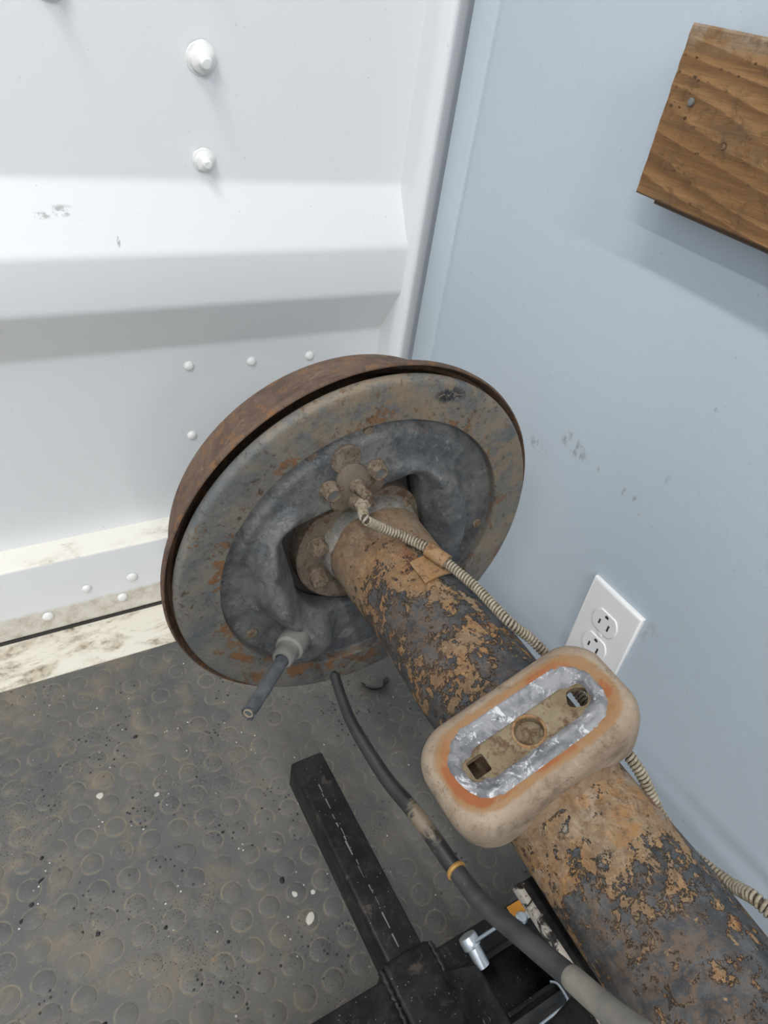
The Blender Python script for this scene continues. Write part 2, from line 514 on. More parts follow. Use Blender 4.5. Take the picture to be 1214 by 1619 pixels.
M_seatbase = rust_mat('yellowed_steel_channel', (.175, .125, .070), (.245, .195, .125), (.10, .052, .030), s=1.0, pale=(.30, .255, .18))

def rubber_mat(name, c0, c1, patch=None, rough=.55):
    n = NM(name, rough)
    c = n.mix(n.ramp(n.noise(35, 6, .65), .35, .65), c0, c1)
    sp = n.ramp(n.noise(75, 8, .75, 1.2, off=5), .645, .67)
    c = n.mix(n.mul(sp, .6), c, (.32, .31, .29))
    if patch:
        X = n.xyz()
        y = n.add(X[1], n.mul(n.sub(n.noise(50, 5, .7, .5, off=2), .5), .05))
        pm = n.mul(n.ramp(y, patch[0], patch[0] + .012), n.ramp(y, patch[1] - .012, patch[1], inv=True))
        pm = n.mul(pm, n.ramp(n.noise(38, 7, .7, .7, off=12), .44, .56))
        c = n.mix(n.mul(pm, .85), c, patch[2])
    n.color(c); n.bump(n.noise(160, 5, .7), .0005, .4)
    return n.m
M_hose = rubber_mat('black_rubber_hose', (.012, .013, .014), (.022, .022, .023), (.135, .19, (.20, .155, .105)), .5)
M_sleeve = rubber_mat('worn_dark_grey_sleeve', (.026, .027, .029), (.055, .055, .055), None, .6)
M_greysleeve = rubber_mat('dusty_grey_sleeve', (.135, .127, .110), (.205, .190, .160), None, .7)
M_brass = flat_mat('yellow_brown_ferrule', (.36, .20, .055), .5, .3)
M_cablerub = rubber_mat('dusty_cable_jacket', (.048, .054, .062), (.115, .122, .13), None, .5)
M_boot = rubber_mat('grey_plastic_boot', (.13, .127, .118), (.20, .193, .178), None, .6)
M_strand = flat_mat('frayed_cable_core', (.38, .31, .23), .5, .4)

def black_paint(name, s=1.0):
    n = NM(name, .28, 0, .28)
    c = n.mix(n.ramp(n.noise(50, 7, .7), .42, .66), (.007, .007, .008), (.020, .0185, .0175))
    d = n.ramp(n.noise(28, 9, .75, .8, off=5), .58, .66)
    c = n.mix(n.mul(d, .85 * s), c, (.070, .055, .044))
    c = n.mix(n.mul(n.ramp(n.noise(170, 6, .8, off=15), .56, .66), .5), c, (.055, .046, .038))
    sc = n.ramp(n.voro(160), .06, .10, inv=True)
    c = n.mix(n.mul(sc, .6), c, (.35, .28, .20))
    n.color(c); n.rough(n.add(.20, n.mul(n.noise(60, 5, .7, off=8), .40)))
    n.bump(n.noise(130, 5, .7), .0005, .4)
    return n.m
M_black = black_paint('glossy_black_stand_paint')
def chipped():
    n = NM('chipped_black_over_white_edge', .5)
    c = n.mix(n.ramp(n.noise(85, 7, .75, .5), .42, .50), (.02, .018, .017), (.50, .45, .40))
    n.color(c); n.bump(n.noise(120, 5, .7), .0006, .5); return n.m
M_chip = chipped()
M_scratch = flat_mat('bare_scratch_paint_flake', (.17, .15, .135), .6)
M_zinc = flat_mat('zinc_plated_steel', (.62, .66, .69), .32, .85)
M_orange = flat_mat('orange_label_print', (.75, .30, .03), .45)
M_whitelabel = flat_mat('white_label_print', (.75, .74, .70), .45)
M_plastic = flat_mat('white_outlet_plastic', (.80, .80, .80), .3)
M_slot = flat_mat('dark_outlet_slot', (.03, .03, .03), .6)
M_crumb = flat_mat('black_rubber_crumb', (.010, .010, .011), .6)
M_fleck = flat_mat('white_paint_flake', (.50, .48, .43), .6)
M_gasket_shade = flat_mat('dark_gasket_and_hole_shade', (.035, .032, .03), .7)  # door gasket; also the painted shade inside the plate opening
M_ceiling = flat_mat('white_ceiling_paint', (.82, .83, .84), .6)
M_housing = flat_mat('lamp_housing_white', (.8, .8, .8), .4)

def wood_mat():
    n = NM('aged_pine_board', .62, 0, .3)
    v = n.mapv(scale=(.6, .16, 1.0), rot=(.07, 0, 0))
    warp = n.noise(9, 3, .5, .3, vec=v)
    X = n.xyz()
    zz = n.add(n.add(X[2], n.mul(n.sub(warp, .5), .050)), n.mul(n.sub(X[1], .4), -.14))
    zz = n.add(zz, n.mul(n.sub(n.noise(55, 5, .6, vec=n.mapv(scale=(.5, .12, 1))), .5), .016))
    t = n.math('FRACT', n.mul(zz, 74.0))
    late = n.mul(n.ramp(t, .05, .80), n.ramp(t, .84, 1.0, inv=True))
    c = n.mix(n.ramp(n.noise(20, 5, .6, vec=n.mapv(scale=(1, .2, 1))), .35, .65), (.225, .115, .042), (.30, .165, .066))
    c = n.mix(n.mul(late, n.mul(n.noise(14, 3, .6, off=81), 1.25)), c, (.105, .045, .017))
    gr = n.noise(200, 4, .7, vec=n.mapv(scale=(1, .06, 1)))
    c = n.mix(n.mul(n.ramp(gr, .42, .66), .6), c, (.13, .068, .030))
    blot = n.ramp(n.noise(85, 7, .8, .5, off=141), .54, .68)
    c = n.mix(n.mul(blot, .5), c, (.10, .056, .028))
    dirt = n.ramp(n.noise(24, 8, .7, .5, off=6), .55, .70)
    c = n.mix(n.mul(dirt, .6), c, (.14, .092, .052))
    sm = n.ramp(n.noise(60, 7, .75, .8, off=66), .60, .68)
    c = n.mix(n.mul(sm, .55), c, (.07, .042, .024))
    edge = n.ramp(X[2], .768, .786)
    c = n.mix(n.mul(edge, n.mul(n.ramp(n.noise(60, 6, .7, off=9), .35, .6), .85)), c, (.32, .25, .175))
    pore = n.mul(n.ramp(n.voro(230, vec=n.mapv(scale=(1, .8, 1))), .20, .32, inv=True), n.ramp(t, .74, .92))
    pore = n.mul(pore, n.ramp(n.noise(16, 3, .6, off=12), .45, .58))
    c = n.mix(n.mul(pore, .9), c, (.035, .018, .008))
    fl = n.mul(n.ramp(n.noise(130, 6, .8, 1.5, off=17), .68, .72), .7)
    c = n.mix(fl, c, (.50, .36, .20))
    n.color(c)
    n.bump(late, .0008, .5); n.bump(gr, .0010, .7); n.bump(blot, .0008, .6); n.bump(pore, .0008, -.0 + .5)
    return n.m
M_wood = wood_mat()
M_woodedge = flat_mat('dark_board_edge', (.10, .055, .025), .7)
M_nail = flat_mat('grey_nail_head', (.20, .20, .19), .45, .6)

def emit(name, col, st):
    n = NM(name, .5); n.color((.9, .9, .9))
    n.b.inputs['Emission Color'].default_value = (*col, 1); n.b.inputs['Emission Strength'].default_value = st
    return n.m
M_diff = emit('lamp_diffuser', LAMP_COL, 4.0)

# ================================================================== the room
# floor: rubber coin mat
YM = .6690
floor = struct(box('floor', XL, XW, YF, YM, -.02, 0.0, M_mat), 'grey rubber floor mat with raised round coins, dusty and stained', 'floor')
def coin_geo(cx, cy, seg=16, h=.0007):
    V, F = [], []
    for r, z in ((CR, -.0002), (CR * .985, h * .6), (CR * .90, h)):
        for k in range(seg):
            a = 2 * pi * k / seg; V.append((cx + r * cos(a), cy + r * sin(a), z))
    for i in range(2):
        for k in range(seg):
            k2 = (k + 1) % seg; F.append((i * seg + k, i * seg + k2, (i + 1) * seg + k2, (i + 1) * seg + k))
    F.append(tuple(range(2 * seg, 3 * seg)))
    return V, F
cV, cF = coin_geo(0, 0)
coin_me = bpy.data.meshes.new('coin'); coin_me.from_pydata(cV, [], cF); coin_me.materials.append(M_mat)
for p in coin_me.polygons: p.use_smooth = True
sharp_by_angle(coin_me, 45)
cells = []
i0 = int(-.75 / PITCH); i1 = int((XW - CX0 - .012) / PITCH)
for i in range(i0, i1 + 1):
    for j in range(int(-.3 / PITCH), int((YM - CY0) / PITCH) + 1):
        x = CX0 + i * PITCH; y = CY0 + j * PITCH
        if y + CR > YM: continue
        q = Vector((x, y, -.78)); d = -back.dot(q)
        cells.append((d, q.dot(right) / max(d, .01) * 1081 + 607, 809.5 - q.dot(up) / max(d, .01) * 1081, x, y))
def seen(c):
    if not (c[0] > .1 and -15 < c[1] < 1229 and -15 < c[2] < 1634): return False
    x, y = c[1], c[2]
    if hypot(x - 550, y - 830) < 250: return False          # wholly behind the drum
    return not (y < 2.0 * x - 200 and x > 600 and y < 1400)
vis = sorted([c for c in cells if seen(c)], key=lambda c: c[0])[:300]
vset = {(c[3], c[4]) for c in vis}
for c in vis:
    o = bpy.data.objects.new('coin', coin_me); COL.objects.link(o); o.parent = floor; o.location = (c[3], c[4], 0)
RV, RF = [], []
for c in cells:
    if (c[3], c[4]) in vset: continue
    V, F = coin_geo(c[3], c[4]); n0 = len(RV); RV += V; RF += [tuple(n0 + k for k in f) for f in F]
rest = mesh_obj('coin_field', RV, RF, M_mat, floor, True, 45); rest['kind'] = 'stuff'

sill = struct(box('trim_1', XL, XW, YM, .80, -.02, .0012, M_cream), 'cream painted steel door sill stained brown along the mat edge', 'sill')
struct(box('trim_2', XL, XW - .03, .7465, .765, .0012, .0042, M_gasket_shade), 'dark gasket line under the white door', 'gasket')

# white corrugated door wall: profile (y, z) extruded along x
prof = [(YW, .095)]
for zc in (0.0, .80, 1.55):
    prof += [(YW, .392 + zc), (.75, .459 + zc), (.75, .519 + zc), (YW, .582 + zc)]
prof = [p for p in prof if p[1] < ZC - .02] + [(YW, ZC)]
def rounded(pr, rad=.006, n=4):
    out = [pr[0]]
    for a, b, c in zip(pr[:-2], pr[1:-1], pr[2:]):
        A, B, Cc = Vector(a), Vector(b), Vector(c)
        p = B + (A - B).normalized() * rad; q = B + (Cc - B).normalized() * rad
        for k in range(n + 1):
            t = k / n; out.append(tuple((1 - t) ** 2 * p + 2 * t * (1 - t) * B + t * t * q))
    out.append(pr[-1]); return out
pr = rounded(prof)
V, F = [], []
xs = [XL, .5100]
for x in xs:
    for y, z in pr: V.append((x, y, z))
nP = len(pr)
for k in range(nP - 1): F.append((k, k + 1, nP + k + 1, nP + k))
for x in xs:
    for y, z in pr: V.append((x, .84, z))
F.append((nP * 2, nP * 3 - 1, nP * 4 - 1, nP * 3))
F.append((0, nP * 2, nP * 3, nP)); F.append((nP - 1, nP * 3 - 1, nP * 4 - 1, nP * 2 - 1))
wall = struct(mesh_obj('wall_back', V, F, M_white, None, True, 60), 'white painted steel container door with horizontal ribs', 'wall')
# bottom rail with ledge
rail_p = rounded([(YW + .01, .1295), (.7505, .126), (.7490, .004), (.770, .004)], .004)
V, F = [], []
for x in (XL, XW - .030):
    for y, z in rail_p: V.append((x, y, z))
nr = len(rail_p)
for k in range(nr - 1): F.append((k, k + 1, nr + k + 1, nr + k))
rail = mesh_obj('bottom_rail', V, F, M_rail, wall, True, 40)
rail.data.materials.append(M_ledge)
for p in rail.data.polygons:
    if p.center.z > .124: p.material_index = 1

def dome(P, r, h, name, mat, parent):
    prof_ = [(0, r * 1.02), (h * .35, r * .96), (h * .65, r * .80), (h * .88, r * .5), (h, 0)]
    return lathe(name, prof_, P, (0, -1, 0), mat, parent, seg=20)
for x, z in ((.2245, .3645), (.3080, .3615), (.3922, .3605), (.2250, .2613)):
    dome((x, YW, z), .0062, .0048, 'rivet', M_whitefix, wall)
for x, y, z, r in ((.0057, .749, .033, .0072), (.1042, .749, .0337, .0070), (.0594, .749, .0672, .0062), (.1204, .749, .0677, .0075), (-.095, .749, .033, .007)):
    dome((x, y, z), r, .0042, 'rivet', M_whitefix, rail)
random.seed(4)
for x, z, r, h in ((.2485, .6960, .0145, .020), (.2491, .6040, .0115, .016), (.1160, .7395, .013, .016), (.2488, .792, .012, .016)):
    P = Vector((x, YW, z))
    prof_ = [(0, r * 1.08), (.003, r * 1.04), (.0036, r * .88), (h * .42, r * .84), (h * .52, r * .66), (h * .60, r * .46), (h * .92, r * .42), (h, r * .30), (h, 0)]
    b = lathe('bolt', prof_, P, (0, -1, -.12), M_whitefix, wall, seg=24)
    for v in b.data.vertices:
        nz = mnoise.noise_vector(v.co * 160); v.co += nz * .0009

# white corner post, blue trim strip and blue wall
pp = rounded([(.5015, YW + .02), (.4985, .7530), (.5065, .7385), (.5600, .7660)], .0085, 8)
V, F = [], []
for z in (0.0012, ZC):
    for x, y in pp: V.append((x, y, z))
k0 = len(pp)
for k in range(k0 - 1): F.append((k, k + 1, k0 + k + 1, k0 + k))
struct(mesh_obj('trim_3', V, F, M_white, None, True, 60), 'white rounded steel corner post between door and blue wall', 'post')
struct(box('wall_right', XW, XW + .04, YF, .7319, 0, ZC, M_blue), 'pale blue painted plywood wall with scuffs', 'wall')
struct(box('trim_4', XW - .0035, XW + .005, .6890, .7313, .0012, ZC, M_bluetrim, None, .0012, 2), 'pale blue painted vertical trim strip with chipped edge', 'trim')
struct(box('wall_left', XL - .04, XL, YF, .80, 0, ZC, M_blue), 'pale blue painted plywood wall on the far side', 'wall')
struct(box('wall_front', XL, XW, YF - .04, YF, 0, ZC, M_white), 'white end wall of the container', 'wall')
struct(box('ceiling', XL - .04, XW + .04, YF - .04, .84, ZC, ZC + .04, M_ceiling), 'white container ceiling', 'ceiling')

for i, (x, y, ln, pw) in enumerate(LAMPS):
    t = thing('strip_lamp', ['white ceiling strip lamp nearest the white doors', 'white ceiling strip lamp along the far wall', 'white ceiling strip lamp in the middle of the container', 'white ceiling strip lamp by the end wall'][i], 'lamp', (x, y, ZC - .05), 'ceiling strip lamps')
    box('housing', x - .05, x + .05, y - ln / 2 - .02, y + ln / 2 + .02, ZC - .045, ZC, M_housing, t, .004)
    box('diffuser', x - .04, x + .04, y - ln / 2, y + ln / 2, ZC - .058, ZC - .045, M_diff, t, .004)
    ld = bpy.data.lights.new('strip_light', 'AREA'); ld.shape = 'RECTANGLE'; ld.size = .07; ld.size_y = ln; ld.energy = LAMP_POWER * pw; ld.color = LAMP_COL
    lo = bpy.data.objects.new('strip_light', ld); COL.objects.link(lo); lo.location = (x, y, ZC - .062)

# ================================================================== rear axle
AX0 = Vector((.2537, 0, .397)); AX1 = Vector((.258, .36, .400)); AU = (AX1 - AX0).normalized()
axle = thing('rear_axle', 'rusty truck axle tube with a brake drum on its end', 'axle', (.2537, .1, .397 - .0425))
def axp(y): return AX0 + AU * ((y - AX0.y) / AU.y)
TR = .0422
prof_ = []
for k in range(120):
    y = -.62 + (.385 + .62) * k / 119
    r = TR + .0006 * sin(y * 40) + .0008 * math.exp(-((y - .225) / .03) ** 2) - .0008 * math.exp(-((y - .30) / .03) ** 2)
    prof_.append(((y - 0) / AU.y, r))
prof_ = [(prof_[0][0], TR - .006), *prof_]
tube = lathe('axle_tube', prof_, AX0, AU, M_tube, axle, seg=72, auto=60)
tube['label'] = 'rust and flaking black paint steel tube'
# weld collar where the tube meets the flange
V, F = [], []
d, u_, v_ = frame_from(AU); seg = 72
for t, r in ((.3645, TR + .0002), (.3660, TR + .0018), (.3700, TR + .0030), (.3740, TR + .0038), (.378, TR + .0050)):
    for k in range(seg):
        a = 2 * pi * k / seg
        q = r + .0016 * mnoise.noise(Vector((cos(a) * 3, sin(a) * 3, t * 200)))
        V.append(axp(t + .0035 * mnoise.noise(Vector((cos(a) * 2.2, sin(a) * 2.2, 5)))) + (u_ * cos(a) + v_ * sin(a)) * q)
for i in range(4):
    for k in range(seg): F.append((i * seg + k, i * seg + (k + 1) % seg, (i + 1) * seg + (k + 1) % seg, (i + 1) * seg + k))
mesh_obj('weld_collar', V, F, M_collar, axle, True)

# local frame of the plate: u right, v up, turned by TH about the axle
def LP(u, v, y): return Vector((DCX + u * cos(TH) - v * sin(TH), y, DCZ + u * sin(TH) + v * cos(TH)))

# drum: lip, barrel, closed back, open towards the plate
dp = [(.410, .146), (.3960, .1530), (.3900, .1625), (.3810, .1668), (.3745, .1697), (.3732, .1706), (.3734, .1716), (.3758, .1722), (.3800, .1716), (.3825, .1690), (.3845, .1632), (.3880, .1600), (.4000, .1572), (.4180, .1542), (.4285, .1524),
      (.4325, .1512), (.4350, .1490), (.4362, .145), (.4375, .110), (.4395, .092), (.4480, .088), (.4540, .084), (.455, .055), (.455, .040), (.470, .038), (.471, 0)]
lathe('brake_drum', dp, (DCX, 0, DCZ), (0, 1, 0), M_drum, axle, seg=128, auto=40)['label'] = 'brown rusted cast drum'

# backing plate: stamped steel, polar grid
def in_hole(u, v):
    if hypot(u + .006, v) < .0630: return True
    a, b, r = .0620, .0330, .0130                  # rounded box reaching up to the flat edge
    x = abs(u + .0060) - (a - r); y = abs(v - .0320) - (b - r)
    return hypot(max(x, 0), max(y, 0)) < r if (x > 0 and y > 0) else (x < r and y < r)
_HR = []
for _k in range(720):
    _a = 2 * pi * _k / 720; _r = .03
    while in_hole(_r * cos(_a), _r * sin(_a)): _r += .0002
    _HR.append(_r)
def hole_r(a): return _HR[int(round((a % (2 * pi)) / (2 * pi) * 720)) % 720]
def ang(a, b):
    return (a - b + pi) % (2 * pi) - pi
def plate_y(r, a):
    u, v = r * cos(a), r * sin(a)
    y = .3640
    if r >= .131:
        return .3632 + .0010 * sstep(.150, .1625, r)
    moat = .3725
    # step from ring into the dish
    y = .3632 + (moat - .3632) * sstep(.1312, .1290, r)
    # plateau: top shelf for the wheel cylinder and two side lobes
    side = 0.
    for a0, wd in ((math.radians(8), math.radians(68)), (math.radians(180 - 2), math.radians(66))):
        side = max(side, 1 - sstep(wd * .60, wd, abs(ang(a, a0))))
    top = 1 - sstep(math.radians(48), math.radians(75), abs(ang(a, pi / 2)))
    edge = (.104 if cos(a) < 0 else .0985) + .004 * sin(3 * a + .6)
    lobe = sstep(edge + .004, edge - .013, r)
    hr = hole_r(a)
    curl = sstep(hr - .001, hr + .017, r)
    y += -(.0240 * side) * lobe * (.30 + .70 * curl)
    y += -.0075 * top * sstep(.127, .117, r) * (1 - side * lobe)
    # dent across each lobe
    for (cu, cv, rad, amp) in ((-.098, -.060, .017, .004), (-.080, -.006, .016, -.0035), (.092, -.040, .020, -.003), (.084, -.062, .020, .010), (.100, .02, .016, .003)):
        q = hypot(u - cu, v - cv) / rad
        y += amp * math.exp(-q * q)
    # boss that carries the cable boot, lower left
    q = hypot((u + .074), (v + .072)) ; y += -.0200 * sstep(.036, .012, q) * (1 - .80 * side * lobe)
    y += .0006 * mnoise.noise(Vector((u * 60, v * 60, 1)))
    return y
NA = 240
rs = [0.0, .03, .06, .09, .13, .18, .24, .30, .36, .42, .48, .54, .60, .66, .72, .78, .84]
V, F = [], []
radii_out = [.1255, .1275, .1286, .1292, .1298, .1304, .1310, .1314, .1322, .134, .140, .148, .155, .159, .1615]
rows = []
def add_row(fn):
    i = len(V)
    for k in range(NA):
        a = 2 * pi * k / NA; r, y = fn(a)
        V.append(LP(r * cos(a), r * sin(a), y))
    rows.append(i)
# inner wall curling back into the hole
add_row(lambda a: (hole_r(a) + .001, .3860))
add_row(lambda a: (hole_r(a) + .0003, .3800))
add_row(lambda a: (hole_r(a), plate_y(hole_r(a), a) + .0035))
add_row(lambda a: (hole_r(a) + .0006, plate_y(hole_r(a), a) + .0012))
NI = 26
for j in range(1, NI):
    t = j / NI
    add_row(lambda a: ((hole_r(a) + (.1235 - hole_r(a)) * t), plate_y(hole_r(a) + (.1235 - hole_r(a)) * t, a)))
for r in radii_out: add_row(lambda a: (r, plate_y(r, a)))
for r, y in ((.1632, .3652), (.1646, .3672), (.1652, .3695), (.1652, .3715), (.1640, .3730), (.1590, .3745), (.1500, .3830)): add_row(lambda a: (r, y))
for A, B in zip(rows[:-1], rows[1:]):
    for k in range(NA): F.append((A + k, A + (k + 1) % NA, B + (k + 1) % NA, B + k))
plate = mesh_obj('backing_plate', V, F, M_plate, axle, True)
plate['label'] = 'stamped grey steel backing plate with rust specks'

# axle flange with flat top, recessed behind the plate opening
def disc_flat(name, r, vt, y0, y1, bev, mat, parent, dc=(0, 0), n=96):
    V, F = [], []
    def rr(a, q): return min(q, (vt - (r - q)) / sin(a)) if sin(a) > .2 else q
    rings = [(y1, r), (y0 + bev, r), (y0, r - bev)]
    for y, q in rings:
        for k in range(n):
            a = 2 * pi * k / n; R_ = rr(a, q); V.append(LP(dc[0] + R_ * cos(a), dc[1] + R_ * sin(a), y))
    for i in range(2):
        for k in range(n): F.append((i * n + k, i * n + (k + 1) % n, (i + 1) * n + (k + 1) % n, (i + 1) * n + k))
    F.append(tuple(range(2 * n, 3 * n))); F.append(tuple(range(n)))
    return mesh_obj(name, V, F, mat, parent, True, 30)
fl = disc_flat('axle_flange', .0612, .0500, .3765, .392, .0014, M_flange, axle)
lathe('hub_shade_backing', [(.391, .150), (.393, .150), (.393, 0)], (DCX, 0, DCZ), (0, 1, 0), M_gasket_shade, axle, seg=64)  # disc coloured near black: shade inside the plate opening put into its colour
for i, a in enumerate((33, -12, 147, 192)):
    P = LP(.0475 * cos(math.radians(a)), .0475 * sin(math.radians(a)), .3768)
    V, F = bolt_bm(P, (0, -1, 0), .0078, .0100, washer=.0090, rot=.3 + i * .5)
    mesh_obj('bolt', V, F, M_bolt, fl, True, 40)

# wheel cylinder boss, its two cap bolts, bleeder and line fitting
ys = .3645
V, F = [], []
outl = []
for k in range(40):
    a = 2 * pi * k / 40
    q = .0165 + .0035 * cos(3 * a + 1.2)
    outl.append((-.0012 + 1.30 * q * cos(a), .0800 + 1.20 * q * sin(a)))
for y, s in ((ys + .002, 1.02), (ys - .0016, 1.0), (ys - .0026, .93)):
    for u, v in outl: V.append(LP(u * s, .0785 + (v - .0785) * s, y))
for i in range(2):
    for k in range(40): F.append((i * 40 + k, i * 40 + (k + 1) % 40, (i + 1) * 40 + (k + 1) % 40, (i + 1) * 40 + k))
F.append(tuple(range(80, 120)))
wc = mesh_obj('wheel_cylinder', V, F, M_flange, axle, True, 40)
for (u, v, rot) in ((-.0225, .0885, .1), (.0180, .0890, .5)):
    P = LP(u, v, ys)
    V, F = bolt_bm(P, (0, -1, 0), .0068, .0098, washer=.0080, cup=.0018, rot=rot)
    b = mesh_obj('bolt', V, F, M_bolt, wc, True, 40)
    b.data.materials.append(M_boltcore); b.data.polygons[-1].material_index = 1
disc_flat('plug', .0125, .02, ys - .0010, ys + .004, .0008, M_flange, axle, dc=(-.0040, .1085), n=32)
P0 = LP(-.0010, .0835, ys - .002)
lathe('bleeder_screw', [(0, .0062), (.004, .0062), (.0045, .0042), (.010, .0042), (.0105, .0034), (.0125, .0040), (.0165, .0038), (.0170, .0022), (.0150, .0015), (.0150, 0)], P0, (.10, -1, -.06), M_bolt, wc, seg=20)
fit0 = LP(.0005, .0665, ys - .002)
lathe('line_port', [(0, .0105), (.004, .0102), (.0055, .0085), (.0055, 0)], fit0, (0, -1, 0), M_bolt, wc, seg=24)
fdir = (Vector((.2145, .322, .478)) - fit0).normalized()
lathe('line_fitting', [(.000, .0058), (.004, .0064), (.018, .0062), (.0195, .0050), (.0195, 0)], fit0 + fdir * .002, fdir, M_fitting, wc, seg=6, smooth=False)

# rivets, plug and stamped mark on the plate
for a, r, rad in ((-162, .1215, .0052), (-19, .1225, .0050), (103, .1235, .0048), (81, .1225, .0042)):
    ar = math.radians(a)
    yy = plate_y(r, ar)
    lathe('rivet', [(0.002, rad), (-.0010, rad), (-.0017, rad * .85), (-.0019, 0)], LP(r * cos(ar), r * sin(ar), yy), (0, 1, 0), M_bolt, plate, seg=20)
P = LP(-.034, -.101, 0); yy = plate_y(hypot(.034, .101), atan2(-.101, -.034))
dq = [LP(-.034 + a, -.101 + b, yy - .0016) for a, b in ((-.010, 0), (0, -.006), (.010, 0), (0, .006))]
dq2 = [Vector((p.x, yy + .002, p.z)) for p in dq]
mesh_obj('adjuster_plug', dq + dq2, [(0, 1, 2, 3), (0, 1, 5, 4), (1, 2, 6, 5), (2, 3, 7, 6), (3, 0, 4, 7)], M_boot, plate)

# parking brake cable stub with boot
S = Vector((.1770, .3500, .3195)); E_ = Vector((.1230, .3020, .3228))
S = Vector((.1775, .3480, .3285)); E_ = Vector((.1169, .29, .3409))
axis = (E_ - S).normalized()
boot = lathe('cable_boot', [(-.014, .0128), (.002, .0128), (.0062, .0122), (.0072, .0096), (.011, .0092), (.015, .0096), (.0205, .0090), (.0218, .0080), (.0218, .0060), (.015, .0058)], S, axis, M_boot, axle, seg=40)
L_ = (E_ - S).length
path = [tuple(S + axis * (.012 + (L_ - .012) * k / 14) + Vector((0, 0, -.0016 * sin(pi * k / 14)))) + (.0054 + .0003 * sin(k * 1.7),) for k in range(15)]
stub = sweep('parking_cable', path, M_cablerub, axle, seg=20)
lathe('cable_core', [(-.004, .0040), (.0010, .0040), (.0012, .0030), (-.0012, .0026), (-.0012, 0)], E_, axis, M_strand, stub, seg=14)
random.seed(9)
V, F = [], []
d, u1, v1 = frame_from(axis)
for k in range(16):
    a = 2 * pi * k / 16 + random.uniform(-.1, .1); rr = .0052; h = random.uniform(.001, .0035); o_ = random.uniform(0, .0012)
    n0 = len(V)
    for da, t, r in ((-.18, -.001, rr), (.18, -.001, rr), (.1, h, rr + o_), (-.1, h * .8, rr + o_)):
        V.append(E_ + d * t + (u1 * cos(a + da) + v1 * sin(a + da)) * r)
    for da, t, r in ((-.18, -.001, rr - .001), (.18, -.001, rr - .001), (.1, h, rr - .001 + o_), (-.1, h * .8, rr - .001 + o_)):
        V.append(E_ + d * t + (u1 * cos(a + da) + v1 * sin(a + da)) * r)
    F += [tuple(n0 + q for q in f) for f in ((0, 1, 2, 3), (4, 7, 6, 5), (0, 4, 5, 1), (1, 5, 6, 2), (2, 6, 7, 3), (3, 7, 4, 0))]
mesh_obj('frayed_jacket', V, F, M_cablerub, stub)

# spring-armoured brake line
line_pts = [tuple(fit0 + fdir * .018), (.2165, .3255, .4725), (.2310, .3290, .4590), (.2500, .3200, .4500), (.2610, .3024, .4490), (.2665, .2895, .4475), (.2700, .2760, .4470), (.2745, .2560, .4462),
            (.2765, .2371, .4450), (.2795, .2193, .4430), (.2905, .2065, .4350), (.2955, .1899, .4306), (.2960, .1700, .4290), (.2950, .1500, .4280), (.2935, .1300, .4285), (.2930, .1154, .4288),
            (.2975, .1000, .4200), (.3016, .0816, .4040), (.3018, .0630, .4005), (.3012, .0510, .4030), (.2990, .0320, .4130), (.2935, .0190, .4280), (.2935, .0096, .4300), (.2949, -.0038, .4319), (.297, -.04, .434), (.299, -.10, .434), (.300, -.2, .434)]
lp = catmull([p + (.0024,) for p in line_pts], 14)
line = sweep('brake_line', lp, M_line, axle, seg=10)
line['label'] = 'brake line wrapped in tan spring armour'
def helix(name, path, R_, wire, pitch, mat, parent, spt=12, ws=6):
    P = [Vector(p[:3]) for p in path]
    cum = [0.]
    for a, b in zip(P[:-1], P[1:]): cum.append(cum[-1] + (b - a).length)
    total = cum[-1]; n = int(total / pitch * spt)
    d0, u, v = frame_from(P[1] - P[0]); j = 0; V, F = [], []
    for i in range(n + 1):
        s = total * i / n
        while j < len(P) - 2 and cum[j + 1] < s: j += 1
        t = (s - cum[j]) / max(1e-9, cum[j + 1] - cum[j])
        c = P[j].lerp(P[j + 1], t)
        tg = (P[min(j + 2, len(P) - 1)] - P[max(j - 1, 0)]).normalized()
        u = (u - tg * u.dot(tg)).normalized(); v = tg.cross(u)
        a = 2 * pi * i / spt
        rad = u * cos(a) + v * sin(a)
        for k in range(ws):
            b = 2 * pi * k / ws
            V.append(c + rad * (R_ + wire * cos(b)) + tg * (wire * 1.0 * sin(b)))
    for i in range(n):
        for k in range(ws):
            F.append((i * ws + k, i * ws + (k + 1) % ws, (i + 1) * ws + (k + 1) % ws, (i + 1) * ws + k))
    F.append(tuple(range(ws))); F.append(tuple(range(n * ws, n * ws + ws)))
    return mesh_obj(name, V, F, mat, parent, True)
helix('spring_armour', lp, .0030, .00105, .0026, M_armour, line)

# sheet bracket clamping the line to the tube
def tube_pt(y, a, r):
    d, u, v = frame_from(AU)
    # angle measured from +z towards +x
    return axp(y) + Vector((sin(a), 0, cos(a))) * r
V, F = [], []
ya, yb = .2790, .3020
na = 14
for rr_ in (TR + .0002, TR + .0018):
    for y in (ya, yb):
        for k in range(na):
            a = -.28 + .80 * k / (na - 1)
            V.append(tube_pt(y + .004 * (k / (na - 1) - .5), a, rr_))
def sidx(l, s, k): return (l * 2 + s) * na + k
for k in range(na - 1):
    F.append((sidx(1, 0, k), sidx(1, 0, k + 1), sidx(1, 1, k + 1), sidx(1, 1, k)))
    F.append((sidx(0, 0, k), sidx(1, 0, k), sidx(1, 0, k + 1), sidx(0, 0, k + 1)))
    F.append((sidx(0, 1, k), sidx(1, 1, k), sidx(1, 1, k + 1), sidx(0, 1, k + 1)))
F.append((sidx(0, 0, 0), sidx(1, 0, 0), sidx(1, 1, 0), sidx(0, 1, 0))); F.append((sidx(0, 0, na - 1), sidx(1, 0, na - 1), sidx(1, 1, na - 1), sidx(0, 1, na - 1)))
br = mesh_obj('line_bracket', V, F, M_bracket, axle, True, 40)
